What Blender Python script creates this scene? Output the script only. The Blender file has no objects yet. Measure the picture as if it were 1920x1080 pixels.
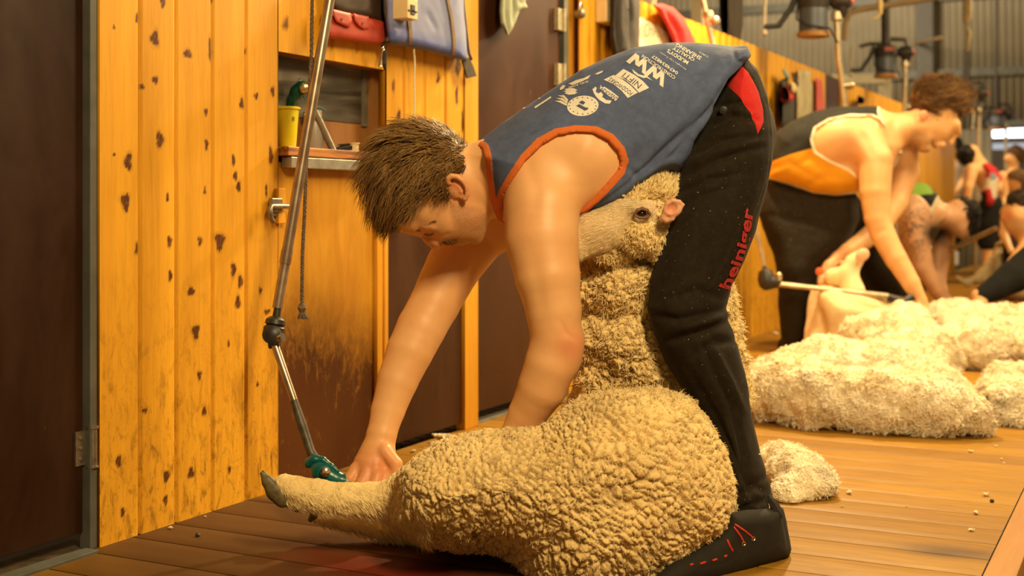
import bpy, bmesh, math, random
import numpy as np
from mathutils import Vector, Matrix
from mathutils.bvhtree import BVHTree

random.seed(7); RNG = np.random.default_rng(7)
SC = bpy.context.scene
COL = SC.collection

# ------------------------------------------------------------------ camera
F = 2400.0; CX, CY = 960.0, 385.0            # focal length and horizon, image taken as 1920x1080
YAW = math.radians(26.85); CA, SA = math.cos(YAW), math.sin(YAW)
CAMX, CAMY, CAMH = 1.99, 0.0, 0.72
cd = bpy.data.cameras.new('camera'); cam = bpy.data.objects.new('camera', cd); COL.objects.link(cam)
cd.sensor_width = 36.0; cd.lens = F/1920*36
cd.shift_x = 0.0; cd.shift_y = -(540-CY)/1920
cam.location = (CAMX, CAMY, CAMH); cam.rotation_euler = (math.pi/2, 0, YAW)
cd.clip_start = 0.05; cd.clip_end = 100
cd.dof.use_dof = True; cd.dof.focus_distance = 2.75; cd.dof.aperture_fstop = 3.4
SC.camera = cam

# ------------------------------------------------------------------ light
SC.view_settings.view_transform = 'Standard'; SC.view_settings.look = 'None'
SC.view_settings.exposure = 0.52; SC.view_settings.gamma = 1.0; SC.view_settings.use_curve_mapping = False
w = bpy.data.worlds.new('world'); SC.world = w; w.use_nodes = True
w.node_tree.nodes['Background'].inputs[0].default_value = (1.0, 0.62, 0.26, 1)
w.node_tree.nodes['Background'].inputs[1].default_value = 0.15
def lamp(name, loc, target, sx, sy, power, col):
    d = bpy.data.lights.new(name, 'AREA'); d.shape = 'RECTANGLE'; d.size = sx; d.size_y = sy; d.energy = power; d.color = col
    o = bpy.data.objects.new(name, d); COL.objects.link(o); o.location = loc
    o.rotation_euler = (Vector(target)-Vector(loc)).to_track_quat('-Z', 'Y').to_euler()
    return o
WARM = (1.0, 0.74, 0.37)
lamp('unseen_shed_light', (0.48, 5.9, 2.7), (0.2, 3.4, 0.6), 0.16, 0.16, 110, WARM)
lamp('unseen_shed_light', (1.7, 4.5, 2.9), (1.3, 4.2, 0.0), 0.5, 1.2, 60, WARM)  # added light, no known fixture: brightens the fleece from above
lamp('unseen_shed_light', (2.9, 0.4, 2.7), (0.8, 2.8, 0.3), 0.4, 0.9, 100, WARM)
lamp('unseen_shed_light', (3.0, 6.6, 3.2), (1.0, 6.8, 0.3), 0.5, 1.5, 105, WARM)
lamp('unseen_shed_light', (2.2, 11.5, 3.2), (0.8, 11.0, 0.3), 0.3, 1.5, 110, WARM)
lamp('unseen_shed_light', (-2.0, 13.0, 3.6), (-1.0, 16.0, 1.5), 1.0, 1.5, 150, (1.0, .80, .52))

# ------------------------------------------------------------------ pixel <-> place helpers
def C2W(p):                                   # camera-frame (right, depth, height) -> world
    p = np.asarray(p, float); x, d, h = p[..., 0], p[..., 1], p[..., 2]
    return np.stack([CAMX+x*CA-d*SA, CAMY+x*SA+d*CA, h], -1)
def W2C(p):
    p = np.asarray(p, float); X, Y, h = p[..., 0]-CAMX, p[..., 1]-CAMY, p[..., 2]
    return np.stack([X*CA+Y*SA, -X*SA+Y*CA, h], -1)
def PC(px, py, Z): return np.array([(px-CX)/F*Z, Z, CAMH-(py-CY)/F*Z])
def PW(px, py, Z): return Vector(C2W(PC(px, py, Z)))
def wallY(px, X=0.0):                         # Y on the plane at X seen in column px
    u = (px-CX)/F; Z = (CAMX-X)/(SA-u*CA); return Z*(u*SA+CA), Z
def WL(px, py, X=0.0):
    Y, Z = wallY(px, X); return Vector((X, Y, CAMH-(py-CY)/F*Z))
def FL(px, py, z=0.0):                        # point on the floor seen at a pixel
    Z = (CAMH-z)*F/(py-CY); return PW(px, py, Z)

# ------------------------------------------------------------------ object helpers
def tag(o, label=None, cat=None, group=None, kind=None):
    if label: o['label'] = label
    if cat: o['category'] = cat
    if group: o['group'] = group
    if kind: o['kind'] = kind
    return o
def empty(name, loc=(0, 0, 0), label=None, cat=None, group=None):
    o = bpy.data.objects.new(name, None); COL.objects.link(o); o.location = loc; o.empty_display_size = .05
    bpy.context.view_layer.update()
    return tag(o, label, cat, group)
def link(name, me, mat=None, parent=None, smooth=False):
    o = bpy.data.objects.new(name, me); COL.objects.link(o)
    if mat is not None:
        for m in (mat if isinstance(mat, (list, tuple)) else [mat]): me.materials.append(m)
    if smooth: me.polygons.foreach_set('use_smooth', np.ones(len(me.polygons), bool))
    if parent is not None:
        o.parent = parent; o.matrix_parent_inverse = Matrix.Translation(-world_loc(parent))
    return o
def world_loc(o):
    v = Vector(o.location) if o.parent is None else Vector((0, 0, 0))
    if o.parent is not None:
        v = (o.parent.matrix_parent_inverse @ o.location) if False else world_loc(o.parent)+(o.matrix_parent_inverse.translation+Vector(o.location))
    return v
def orth(d):
    d = Vector(d).normalized(); a = Vector((0, 0, 1)) if abs(d.z) < .9 else Vector((1, 0, 0))
    u = d.cross(a).normalized(); return u, d.cross(u).normalized()
class MB:
    def __init__(s): s.v = []; s.f = []; s.m = []; s.mi = 0
    def add(s, vs, fs):
        b = len(s.v); s.v += [tuple(v) for v in vs]; s.f += [tuple(i+b for i in f) for f in fs]; s.m += [s.mi]*len(fs); return s
    def box(s, a, b):
        x0, y0, z0 = a; x1, y1, z1 = b
        return s.add([(x0,y0,z0),(x1,y0,z0),(x1,y1,z0),(x0,y1,z0),(x0,y0,z1),(x1,y0,z1),(x1,y1,z1),(x0,y1,z1)],
                     [(0,3,2,1),(4,5,6,7),(0,1,5,4),(1,2,6,5),(2,3,7,6),(3,0,4,7)])
    def obox(s, c, ux, uy, uz, hx, hy, hz):
        c = Vector(c); ux, uy, uz = Vector(ux).normalized(), Vector(uy).normalized(), Vector(uz).normalized()
        vs = [c+ux*hx*i+uy*hy*j+uz*hz*k for k in (-1, 1) for i, j in ((-1,-1),(1,-1),(1,1),(-1,1))]
        return s.add(vs, [(0,3,2,1),(4,5,6,7),(0,1,5,4),(1,2,6,5),(2,3,7,6),(3,0,4,7)])
    def tube(s, pts, r, n=12, cap=True):
        pts = [Vector(p) for p in pts]; rs = r if isinstance(r, (list, tuple)) else [r]*len(pts)
        u = None; rings = []
        for i, p in enumerate(pts):
            d = (pts[min(i+1, len(pts)-1)]-pts[max(i-1, 0)])
            if d.length < 1e-9: d = Vector((0, 0, 1))
            d.normalize()
            if u is None: u, _ = orth(d)
            u = (u-d*u.dot(d)).normalized(); v = d.cross(u)
            rings.append([p+(u*math.cos(2*math.pi*k/n)+v*math.sin(2*math.pi*k/n))*rs[i] for k in range(n)])
        vs = [q for R in rings for q in R]; fs = []
        for i in range(len(pts)-1):
            for k in range(n):
                a, b = i*n+k, i*n+(k+1) % n; fs.append((a, b, b+n, a+n))
        if cap: fs += [tuple(range(n-1, -1, -1)), tuple((len(pts)-1)*n+k for k in range(n))]
        return s.add(vs, fs)
    def lathe(s, base, axis, prof, n=28):      # prof: (distance along axis, radius)
        base = Vector(base); axis = Vector(axis).normalized(); u, v = orth(axis); vs = []; fs = []
        for t, r in prof:
            vs += [base+axis*t+(u*math.cos(2*math.pi*k/n)+v*math.sin(2*math.pi*k/n))*max(r, 1e-5) for k in range(n)]
        for i in range(len(prof)-1):
            for k in range(n):
                a, b = i*n+k, i*n+(k+1) % n; fs.append((a, b, b+n, a+n))
        fs += [tuple(range(n-1, -1, -1)), tuple((len(prof)-1)*n+k for k in range(n))]
        return s.add(vs, fs)
    def prism(s, poly, off):                   # poly: list of 3D points, extruded by off
        n = len(poly); off = Vector(off)
        return s.add([Vector(p) for p in poly]+[Vector(p)+off for p in poly],
                     [tuple(range(n-1, -1, -1)), tuple(range(n, 2*n))]+[(i, (i+1) % n, n+(i+1) % n, n+i) for i in range(n)])
    def build(s, name, mat, parent=None, smooth=False, bevel=0, fix=True):
        me = bpy.data.meshes.new(name); me.from_pydata(s.v, [], s.f)
        if fix:
            bm = bmesh.new(); bm.from_mesh(me); bmesh.ops.recalc_face_normals(bm, faces=bm.faces); bm.to_mesh(me); bm.free()
        o = link(name, me, mat, parent, False)
        if any(s.m): me.polygons.foreach_set('material_index', s.m)
        if smooth:
            me.polygons.foreach_set('use_smooth', np.ones(len(me.polygons), bool))
            e = o.modifiers.new('split', 'EDGE_SPLIT'); e.split_angle = math.radians(38)
        if bevel:
            b = o.modifiers.new('bevel', 'BEVEL'); b.width = bevel; b.segments = 2; b.limit_method = 'ANGLE'
        return o
def np_mesh(name, V, Q, mat, parent=None, smooth=True, attrs=None):
    me = bpy.data.meshes.new(name); V = np.asarray(V, np.float32); Q = np.asarray(Q, np.int32); k = Q.shape[1]
    me.vertices.add(len(V)); me.vertices.foreach_set('co', V.ravel())
    me.loops.add(Q.size); me.loops.foreach_set('vertex_index', Q.ravel())
    me.polygons.add(len(Q)); me.polygons.foreach_set('loop_start', np.arange(0, Q.size, k, dtype=np.int32))
    me.update(calc_edges=True)
    for n, a in (attrs or {}).items():
        at = me.attributes.new(n, 'FLOAT', 'POINT'); at.data.foreach_set('value', np.asarray(a, np.float32))
    return link(name, me, mat, parent, smooth)

# ------------------------------------------------------------------ noise in numpy
def _h(ix, iy, iz, s):
    n = (ix.astype(np.int64)*73856093) ^ (iy.astype(np.int64)*19349663) ^ (iz.astype(np.int64)*83492791) ^ (s*2654435761 & 0xffffffff)
    n = (n ^ (n >> 13)) & 0x7fffffff; n = (n*1103515245+12345) & 0x7fffffff; n = (n ^ (n >> 11))*1274126177 & 0x7fffffff
    return (n & 0xffffff)/float(0xffffff)
def vnoise(p, scale, s=0):
    q = np.asarray(p, float)*scale+100.3; i = np.floor(q).astype(np.int64); f = q-i; f = f*f*(3-2*f); r = 0
    for dx in (0, 1):
        for dy in (0, 1):
            for dz in (0, 1):
                wt = (f[:, 0] if dx else 1-f[:, 0])*(f[:, 1] if dy else 1-f[:, 1])*(f[:, 2] if dz else 1-f[:, 2])
                r = r+wt*_h(i[:, 0]+dx, i[:, 1]+dy, i[:, 2]+dz, s)
    return r*2-1
def fbm(p, scale, oct=3, s=0):
    r = 0; a = 1
    for o in range(oct): r = r+a*vnoise(p, scale*2**o, s+o*17); a *= .5
    return r
def worley(p, scale, s=0):
    q = np.asarray(p, float)*scale+50.7; i = np.floor(q).astype(np.int64)
    f1 = np.full(len(q), 9.); f2 = f1.copy(); cid = np.zeros(len(q))
    for dx in (-1, 0, 1):
        for dy in (-1, 0, 1):
            for dz in (-1, 0, 1):
                a, b, c = i[:, 0]+dx, i[:, 1]+dy, i[:, 2]+dz
                d = np.sqrt((a+_h(a, b, c, s+1)-q[:, 0])**2+(b+_h(a, b, c, s+2)-q[:, 1])**2+(c+_h(a, b, c, s+3)-q[:, 2])**2)
                n = d < f1; f2 = np.where(n, f1, np.minimum(f2, d)); cid = np.where(n, _h(a, b, c, s+4), cid); f1 = np.where(n, d, f1)
    return f1, f2, cid

# ------------------------------------------------------------------ signed distance shapes (camera frame)
def seg(a, b, ra, rb):
    a, b = np.asarray(a, float), np.asarray(b, float)
    def f(p):
        ab = b-a; t = np.clip(((p-a)@ab)/max(ab@ab, 1e-12), 0, 1)
        return np.linalg.norm(p-a-t[:, None]*ab, axis=1)-(ra+(rb-ra)*t)
    return f
def smin(a, b, k):
    if k <= 0: return np.minimum(a, b)
    h = np.clip(.5+.5*(b-a)/k, 0, 1); return b*(1-h)+a*h-k*h*(1-h)
def smax(a, b, k): return -smin(-a, -b, k)
def J(px, py, Z, r): return (PC(px, py, Z), r*Z/F)
def chain(js, k=.01, ds=1.0):                  # js: J() tuples; ds stretches the shape along depth
    zc = np.mean([j[0][1] for j in js])
    def sc(c): c = np.array(c, float); c[1] = (c[1]-zc)/ds+zc; return c
    fs = [seg(sc(a[0]), sc(b[0]), a[1], b[1]) for a, b in zip(js[:-1], js[1:])]
    def f(p):
        q = p.copy(); q[:, 1] = (q[:, 1]-zc)/ds+zc; r = fs[0](q)
        for g in fs[1:]: r = smin(r, g(q), k)
        return r
    return f
def ell(c, r, rot=None):                       # ellipsoid; rot = rotation in the picture plane (rad) about depth
    c = np.asarray(c, float); r = np.asarray(r, float)
    def f(p):
        q = p-c
        if rot: co, si = math.cos(rot), math.sin(rot); q = np.stack([q[:, 0]*co+q[:, 2]*si, q[:, 1], -q[:, 0]*si+q[:, 2]*co], 1)
        k0 = np.linalg.norm(q/r, axis=1); k1 = np.linalg.norm(q/(r*r), axis=1)
        return k0*(k0-1)/np.maximum(k1, 1e-9)
    return f
def E(px, py, Z, rx, ry, rz, rot=0): s = Z/F; return ell(PC(px, py, Z), (rx*s, rz*s, ry*s), math.radians(rot))
def U(fs, k=.02):
    def f(p):
        r = fs[0](p)
        for g in fs[1:]: r = smin(r, g(p), k)
        return r
    return f
def poly2(pts):                                # outline in the photo -> signed distance in metres at each point's own depth
    P = np.asarray(pts, float)
    def f(p):
        s = p[:, 1]/F; x = CX+p[:, 0]/s; y = CY+(CAMH-p[:, 2])/s
        d = np.full(len(p), 1e9); ins = np.zeros(len(p), bool)
        for i in range(len(P)):
            a, b = P[i], P[(i+1) % len(P)]; e = b-a; wx, wy = x-a[0], y-a[1]
            t = np.clip((wx*e[0]+wy*e[1])/(e@e), 0, 1); d = np.minimum(d, (wx-e[0]*t)**2+(wy-e[1]*t)**2)
            c = ((a[1] > y) != (b[1] > y)) & (x < (b[0]-a[0])*(y-a[1])/(b[1]-a[1]+1e-12)+a[0]); ins ^= c
        return np.sqrt(d)*np.where(ins, -1, 1)*s
    return f
def inflate(pts, Z, T, R):                     # rounded solid with the given outline, half thickness T, edge radius R
    g = poly2(pts); zf = Z if callable(Z) else (lambda p: Z)
    def f(p):
        q = np.maximum(g(p)+R, 0); return np.sqrt(q*q+((p[:, 1]-zf(p))*R/T)**2)-R
    return f
def iso(f, lo, hi, h, near=None):              # surface nets on the zero set of f, evaluated only near the surface
    lo, hi = np.asarray(lo, float), np.asarray(hi, float); B = 6
    nb = np.ceil((hi-lo)/(h*B)).astype(int); n = nb*B
    bi = np.stack(np.meshgrid(*[np.arange(k) for k in nb], indexing='ij'), -1).reshape(-1, 3)
    fc = f(lo+(bi+.5)*B*h); act = np.abs(fc) < (near or 1.4)*B*h*.9+.012
    G = np.repeat(np.repeat(np.repeat(fc.reshape(nb), B, 0), B, 1), B, 2).astype(np.float32)
    loc = np.stack(np.meshgrid(*[np.arange(B)]*3, indexing='ij'), -1).reshape(-1, 3)
    ids = bi[act]
    for s in range(0, len(ids), 2500):
        I = (ids[s:s+2500, None, :]*B+loc[None]).reshape(-1, 3); G[I[:, 0], I[:, 1], I[:, 2]] = f(lo+I*h)
    S = G < 0; c = np.zeros(np.array(G.shape)-1, np.int8)
    for dx in (0, 1):
        for dy in (0, 1):
            for dz in (0, 1): c += S[dx:n[0]-1+dx, dy:n[1]-1+dy, dz:n[2]-1+dz]
    cells = np.argwhere((c > 0) & (c < 8)); idx = np.full(c.shape, -1, np.int32); idx[tuple(cells.T)] = np.arange(len(cells))
    acc = np.zeros((len(cells), 3)); cnt = np.zeros(len(cells))
    for ax in range(3):
        o1, o2 = [a for a in range(3) if a != ax]
        for i in (0, 1):
            for j in (0, 1):
                A = cells.copy(); A[:, o1] += i; A[:, o2] += j; Bc = A.copy(); Bc[:, ax] += 1
                ga, gb = G[tuple(A.T)], G[tuple(Bc.T)]; m = (ga < 0) != (gb < 0)
                t = np.where(m, ga/np.where(m, ga-gb, 1), 0); P_ = A.astype(float); P_[:, ax] += t
                acc[m] += P_[m]; cnt[m] += 1
    V = lo+acc/cnt[:, None]*h; Q = []
    for ax in range(3):
        o1, o2 = (ax+1) % 3, (ax+2) % 3
        sl0 = [slice(1, m-1) for m in G.shape]; sl1 = list(sl0); sl0[ax] = slice(0, G.shape[ax]-1); sl1[ax] = slice(1, G.shape[ax])
        a, b = S[tuple(sl0)], S[tuple(sl1)]; e = np.argwhere(a != b); fl = a[tuple(e.T)]
        off = np.ones(3, int); off[ax] = 0; e = e+off
        q = []
        for i, j in ((0, 0), (-1, 0), (-1, -1), (0, -1)):
            k = e.copy(); k[:, o1] += i; k[:, o2] += j; q.append(idx[tuple(k.T)])
        q = np.stack(q, 1); q[~fl] = q[~fl][:, ::-1]; Q.append(q)
    Q = np.concatenate(Q); Q = Q[(Q >= 0).all(1)]
    return V, Q
def relax(V, Q, it=2, lam=.5):
    a = np.concatenate([Q[:, i] for i in range(4)]); b = np.concatenate([Q[:, (i+1) % 4] for i in range(4)])
    n = np.bincount(a, minlength=len(V))+np.bincount(b, minlength=len(V))
    for k in range(it):
        s = np.zeros_like(V)
        for d in range(3): s[:, d] = np.bincount(a, V[b, d], len(V))+np.bincount(b, V[a, d], len(V))
        l = lam if k % 2 == 0 else -lam*1.03
        V = V+(s/np.maximum(n, 1)[:, None]-V)*l
    return V
def normals(V, Q):
    n = np.cross(V[Q[:, 2]]-V[Q[:, 0]], V[Q[:, 3]]-V[Q[:, 1]]); N = np.zeros_like(V)
    for d in range(3):
        for i in range(4): N[:, d] += np.bincount(Q[:, i], n[:, d], len(V))
    return N/np.maximum(np.linalg.norm(N, axis=1, keepdims=True), 1e-12)
def solid(name, f, lo, hi, h, mat, parent=None, it=4, disp=None, attrs=None):
    """mesh a camera-frame distance field; lo/hi are camera-frame corners; disp(Vw, N, Vc) -> offset along the normal"""
    V, Q = iso(f, lo, hi, h)
    if name in ('fleece', 'wool_offcut'): V, Q = keep_largest(V, Q)
    V = relax(V, Q, it); Vc = V; Vw = C2W(V)
    at = {}
    if disp is not None:
        N = normals(Vw, Q); r = disp(Vw, N, Vc)
        if isinstance(r, tuple): r, at = r
        Vw = Vw+(N*r[:, None] if r.ndim == 1 else r)
    if attrs is not None: at = dict(at, **attrs(Vw, Vc))
    return np_mesh(name, Vw, Q, mat, parent, True, at)
def keep_largest(V, Q):
    lab = np.arange(len(V))
    for _ in range(4000):
        m = lab[Q].min(1); n = lab.copy()
        for i in range(4): np.minimum.at(n, Q[:, i], m)
        n = n[n]
        if (n == lab).all(): break
        lab = n
    big = np.bincount(lab).argmax(); k = lab == big; mp = np.cumsum(k)-1; return V[k], mp[Q[k[Q[:, 0]]]]
def sdfbox(pts, pad=.05):                      # camera-frame bounds from J/E points
    P = np.array([p for p in pts]); return P.min(0)-pad, P.max(0)+pad

# ------------------------------------------------------------------ materials
def lin(c): return tuple(((x/255+.055)/1.055)**2.4 if x/255 > .04045 else x/255/12.92 for x in c)
class NT:
    def __init__(s, name):
        s.m = bpy.data.materials.new(name); s.m.use_nodes = True; s.t = s.m.node_tree; s.b = s.t.nodes['Principled BSDF']
        s.tc = s.t.nodes.new('ShaderNodeTexCoord')
    def n(s, ty, **kw):
        x = s.t.nodes.new(ty)
        for k, v in kw.items():
            if k.startswith('i_'): x.inputs[k[2:].replace('_', ' ')].default_value = v
            else: setattr(x, k, v)
        return x
    def l(s, a, b): s.t.links.new(a, b)
    def mapped(s, scale=(1, 1, 1), rot=(0, 0, 0), src='Object'):
        m = s.n('ShaderNodeMapping'); m.inputs['Scale'].default_value = scale; m.inputs['Rotation'].default_value = rot
        s.l(s.tc.outputs[src], m.inputs[0]); return m.outputs[0]
    def noise(s, vec, scale, detail=4, rough=.55, dist=0):
        x = s.n('ShaderNodeTexNoise'); x.inputs['Scale'].default_value = scale; x.inputs['Detail'].default_value = detail
        x.inputs['Roughness'].default_value = rough; x.inputs['Distortion'].default_value = dist; s.l(vec, x.inputs['Vector']); return x.outputs['Fac']
    def ramp(s, fac, stops):
        r = s.n('ShaderNodeValToRGB'); e = r.color_ramp.elements
        while len(e) < len(stops): e.new(.5)
        for x, (p, c) in zip(e, stops): x.position = p; x.color = (*c, 1) if len(c) == 3 else c
        s.l(fac, r.inputs[0]); return r.outputs[0]
    def mix(s, fac, a, b, mode='MIX'):
        x = s.n('ShaderNodeMix'); x.data_type = 'RGBA'; x.blend_type = mode
        for inp, v in ((x.inputs[0], fac), (x.inputs[6], a), (x.inputs[7], b)):
            if isinstance(v, (int, float)): inp.default_value = v
            elif isinstance(v, tuple): inp.default_value = (*v[:3], 1)
            else: s.l(v, inp)
        return x.outputs[2]
    def math(s, op, a, b=0.0):
        x = s.n('ShaderNodeMath'); x.operation = op
        for inp, v in ((x.inputs[0], a), (x.inputs[1], b)):
            if isinstance(v, (int, float)): inp.default_value = v
            else: s.l(v, inp)
        return x.outputs[0]
    def attr(s, name): x = s.n('ShaderNodeAttribute'); x.attribute_name = name; return x.outputs['Fac']
    def out(s, col=None, rough=None, metal=None, bump=None, bstr=.3, bdist=.002, **kw):
        for k, v in (('Base Color', col), ('Roughness', rough), ('Metallic', metal)):
            if v is None: continue
            i = s.b.inputs[k]
            if isinstance(v, tuple): i.default_value = (*v[:3], 1)
            elif isinstance(v, (int, float)): i.default_value = v
            else: s.l(v, i)
        for k, v in kw.items(): s.b.inputs[k.replace('_', ' ')].default_value = v
        if bump is not None:
            b = s.n('ShaderNodeBump'); b.inputs['Strength'].default_value = bstr; b.inputs['Distance'].default_value = bdist
            s.l(bump, b.inputs['Height']); s.l(b.outputs[0], s.b.inputs['Normal'])
        return s.m
def plain(name, a, b=None, scale=20, rough=.6, metal=0, bump=0, bdist=.001, stretch=(1, 1, 1), detail=4, **kw):
    t = NT(name); b = b or tuple(x*.8 for x in a); v = t.mapped(stretch); f = t.noise(v, scale, detail)
    c = t.ramp(f, [(.35, a), (.65, b)])
    return t.out(c, rough, metal, f if bump else None, bump, bdist, **kw)
# ------------------------------------------------------------------ room materials
def pine(name, a, b, dark, grain=(18, 18, 1.6), satin=.42, knots=True, axis='z', dirt=True):
    t = NT(name); st = {'z': (1, 1, .07), 'x': (.07, 1, 1), 'y': (1, .07, 1)}[axis]
    k = t.attr('knot'); tn = t.attr('tone')
    v = t.mapped(st)
    off = t.n('ShaderNodeVectorMath', operation='ADD'); cb = t.n('ShaderNodeCombineXYZ')
    tk = t.math('MULTIPLY', tn, 7.0); t.l(tk, cb.inputs[0]); t.l(tk, cb.inputs[1]); t.l(t.math('ADD', t.math('MULTIPLY', k, .06), tk), cb.inputs[2])
    t.l(v, off.inputs[0]); t.l(cb.outputs[0], off.inputs[1]); v = off.outputs[0]
    g1 = t.noise(v, 26, 5, .6, 1.2); g2 = t.noise(v, 120, 3, .6); big = t.noise(v, 7, 3)
    c = t.ramp(g1, [(.3, a), (.5, tuple((x+y)/2 for x, y in zip(a, b))), (.72, b)])
    c = t.mix(t.math('MULTIPLY', t.ramp(g2, [(.45, (0, 0, 0)), (.75, (1, 1, 1))]), .35), c, dark, 'MIX')
    c = t.mix(.55, c, t.ramp(big, [(.3, tuple(x*1.12 for x in a)), (.7, tuple(x*.8 for x in b))]), 'MIX')
    c = t.mix(t.ramp(k, [(.12, (0, 0, 0)), (.75, (1, 1, 1))]), c, dark)
    if dirt:   # scuffs where stock rubs past, low on the boards
        d = t.attr('dirt'); s = t.noise(t.mapped((1, 1, .45)), 38, 6, .75, .6); s2 = t.noise(t.mapped((1, 1, .25)), 150, 3, .7)
        m = t.math('MULTIPLY', t.ramp(s, [(.5, (0, 0, 0)), (.72, (1, 1, 1))]), t.math('MULTIPLY', d, .95))
        c = t.mix(m, c, tuple(x*.55 for x in dark)); m2 = t.math('MULTIPLY', t.ramp(s2, [(.6, (0, 0, 0)), (.7, (1, 1, 1))]), t.math('MULTIPLY', d, .7)); c = t.mix(m2, c, dark)
    r = t.ramp(g1, [(.3, (satin,)*3), (.8, (satin+.15,)*3)])
    return t.out(c, r, 0, g1, .12, .001, Specular_IOR_Level=.22)
PINE = pine('varnished_pine', (.80, .41, .030), (.64, .29, .014), (.10, .03, .005))
PINE_PLAIN = pine('pine_trim', (.78, .39, .032), (.62, .28, .016), (.2, .06, .02), dirt=False)
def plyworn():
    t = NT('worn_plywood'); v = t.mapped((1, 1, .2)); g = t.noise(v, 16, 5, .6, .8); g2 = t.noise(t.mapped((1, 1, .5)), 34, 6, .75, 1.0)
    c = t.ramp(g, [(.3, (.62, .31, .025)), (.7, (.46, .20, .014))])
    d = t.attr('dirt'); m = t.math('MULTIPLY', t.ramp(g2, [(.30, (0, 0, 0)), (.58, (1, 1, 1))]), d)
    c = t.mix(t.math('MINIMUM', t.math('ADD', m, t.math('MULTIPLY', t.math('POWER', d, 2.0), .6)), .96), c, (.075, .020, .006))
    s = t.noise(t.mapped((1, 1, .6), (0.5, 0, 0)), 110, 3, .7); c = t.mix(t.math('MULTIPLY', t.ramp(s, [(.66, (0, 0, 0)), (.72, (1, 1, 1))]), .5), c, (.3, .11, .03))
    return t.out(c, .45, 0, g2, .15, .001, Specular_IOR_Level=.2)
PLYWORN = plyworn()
def darkply(name='dark_stained_plywood', col=(.040, .013, .005), hi=(.075, .028, .011)):
    t = NT(name); v = t.mapped((1, 1, .4)); g = t.noise(v, 5, 6, .65, .5); g2 = t.noise(t.mapped((1, 1, .1)), 60, 3)
    c = t.ramp(g, [(.35, col), (.72, hi)]); s = t.noise(t.mapped((1, 1, .25)), 42, 5, .7, .5)
    c = t.mix(t.math('MULTIPLY', t.ramp(s, [(.70, (0, 0, 0)), (.76, (1, 1, 1))]), .6), c, (.42, .30, .18))
    r = t.ramp(g, [(.3, (.32,)*3), (.75, (.55,)*3)])
    return t.out(c, r, 0, g2, .1, .0006, Specular_IOR_Level=.2)
DARKPLY = darkply()
GALV = plain('galvanised_steel', (.30, .29, .25), (.42, .40, .35), 30, .45, .7, .1)
GALVDULL = plain('painted_steel', (.13, .13, .11), (.09, .09, .075), 12, .6, .3)
CHROME = plain('worn_chrome', (.75, .70, .62), (.5, .46, .4), 60, .22, 1.0, .05)
IRON = plain('oily_iron', (.035, .03, .025), (.07, .06, .05), 40, .35, .8, .1)
def floorwood():
    t = NT('board_floor'); tn = t.attr('tone')
    v = t.mapped((.12, 1, 1)); off = t.n('ShaderNodeVectorMath', operation='ADD'); cb = t.n('ShaderNodeCombineXYZ')
    tk = t.math('MULTIPLY', tn, 9.0); t.l(tk, cb.inputs[0]); t.l(tk, cb.inputs[2]); t.l(v, off.inputs[0]); t.l(cb.outputs[0], off.inputs[1])
    g = t.noise(off.outputs[0], 60, 5, .6, .8); c = t.ramp(g, [(.3, (.33, .165, .016)), (.7, (.235, .11, .009))])
    tone = t.ramp(tn, [(0, (.75, .72, .7)), (.5, (1, 1, 1)), (1, (1.25, 1.3, 1.25))]); c = t.mix(1.0, c, tone, 'MULTIPLY')
    st = t.attr('stain_shade'); b = t.noise(t.mapped((.5, 1, 1)), 3.2, 6, .7, .6); m = t.math('MULTIPLY', t.ramp(b, [(.42, (0, 0, 0)), (.68, (1, 1, 1))]), .5)
    c = t.mix(m, c, (.22, .10, .022)); c = t.mix(t.math('MULTIPLY', st, .96), c, (.085, .040, .014))
    bl = t.attr('blood'); c = t.mix(t.math('MULTIPLY', bl, .75), c, (.15, .012, .006))
    r = t.ramp(b, [(.3, (.42,)*3), (.7, (.6,)*3)])
    return t.out(c, r, 0, g, .03, .0008, Specular_IOR_Level=.1)
FLOORM = floorwood()

# ------------------------------------------------------------------ walls
KN = [(290,72,9,12),(291,150,7,6),(300,262,8,13),(240,303,8,14),(235,378,9,14),(352,100,9,7),(395,95,5,20),(268,163,4,4),(453,195,5,9),(438,300,4,9),(441,330,5,8),(447,350,5,9),
 (412,452,11,14),(438,506,6,11),(451,528,6,10),(318,453,5,9),(375,452,5,8),(387,270,4,9),(358,546,8,7),(446,567,6,10),(367,622,8,12),(511,170,5,8),(508,293,5,14),(480,180,5,5),
 (374,703,5,8),(383,772,5,8),(222,864,6,10),(312,893,7,10),(358,887,7,8),(230,960,4,8),(310,937,5,8),(257,468,5,10),(214,290,3,3),(214,50,3,3),(305,3,6,8),(386,210,4,6),(461,95,3,5),
 (314,371,3,7),(319,517,4,9),(384,358,3,6),(500,585,7,4),(428,645,3,6),(272,770,6,4),(488,545,4,6),(398,1,3,5),(430,880,3,6),(483,720,3,5),(499,355,3,10),(258,35,5,9)]
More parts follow.
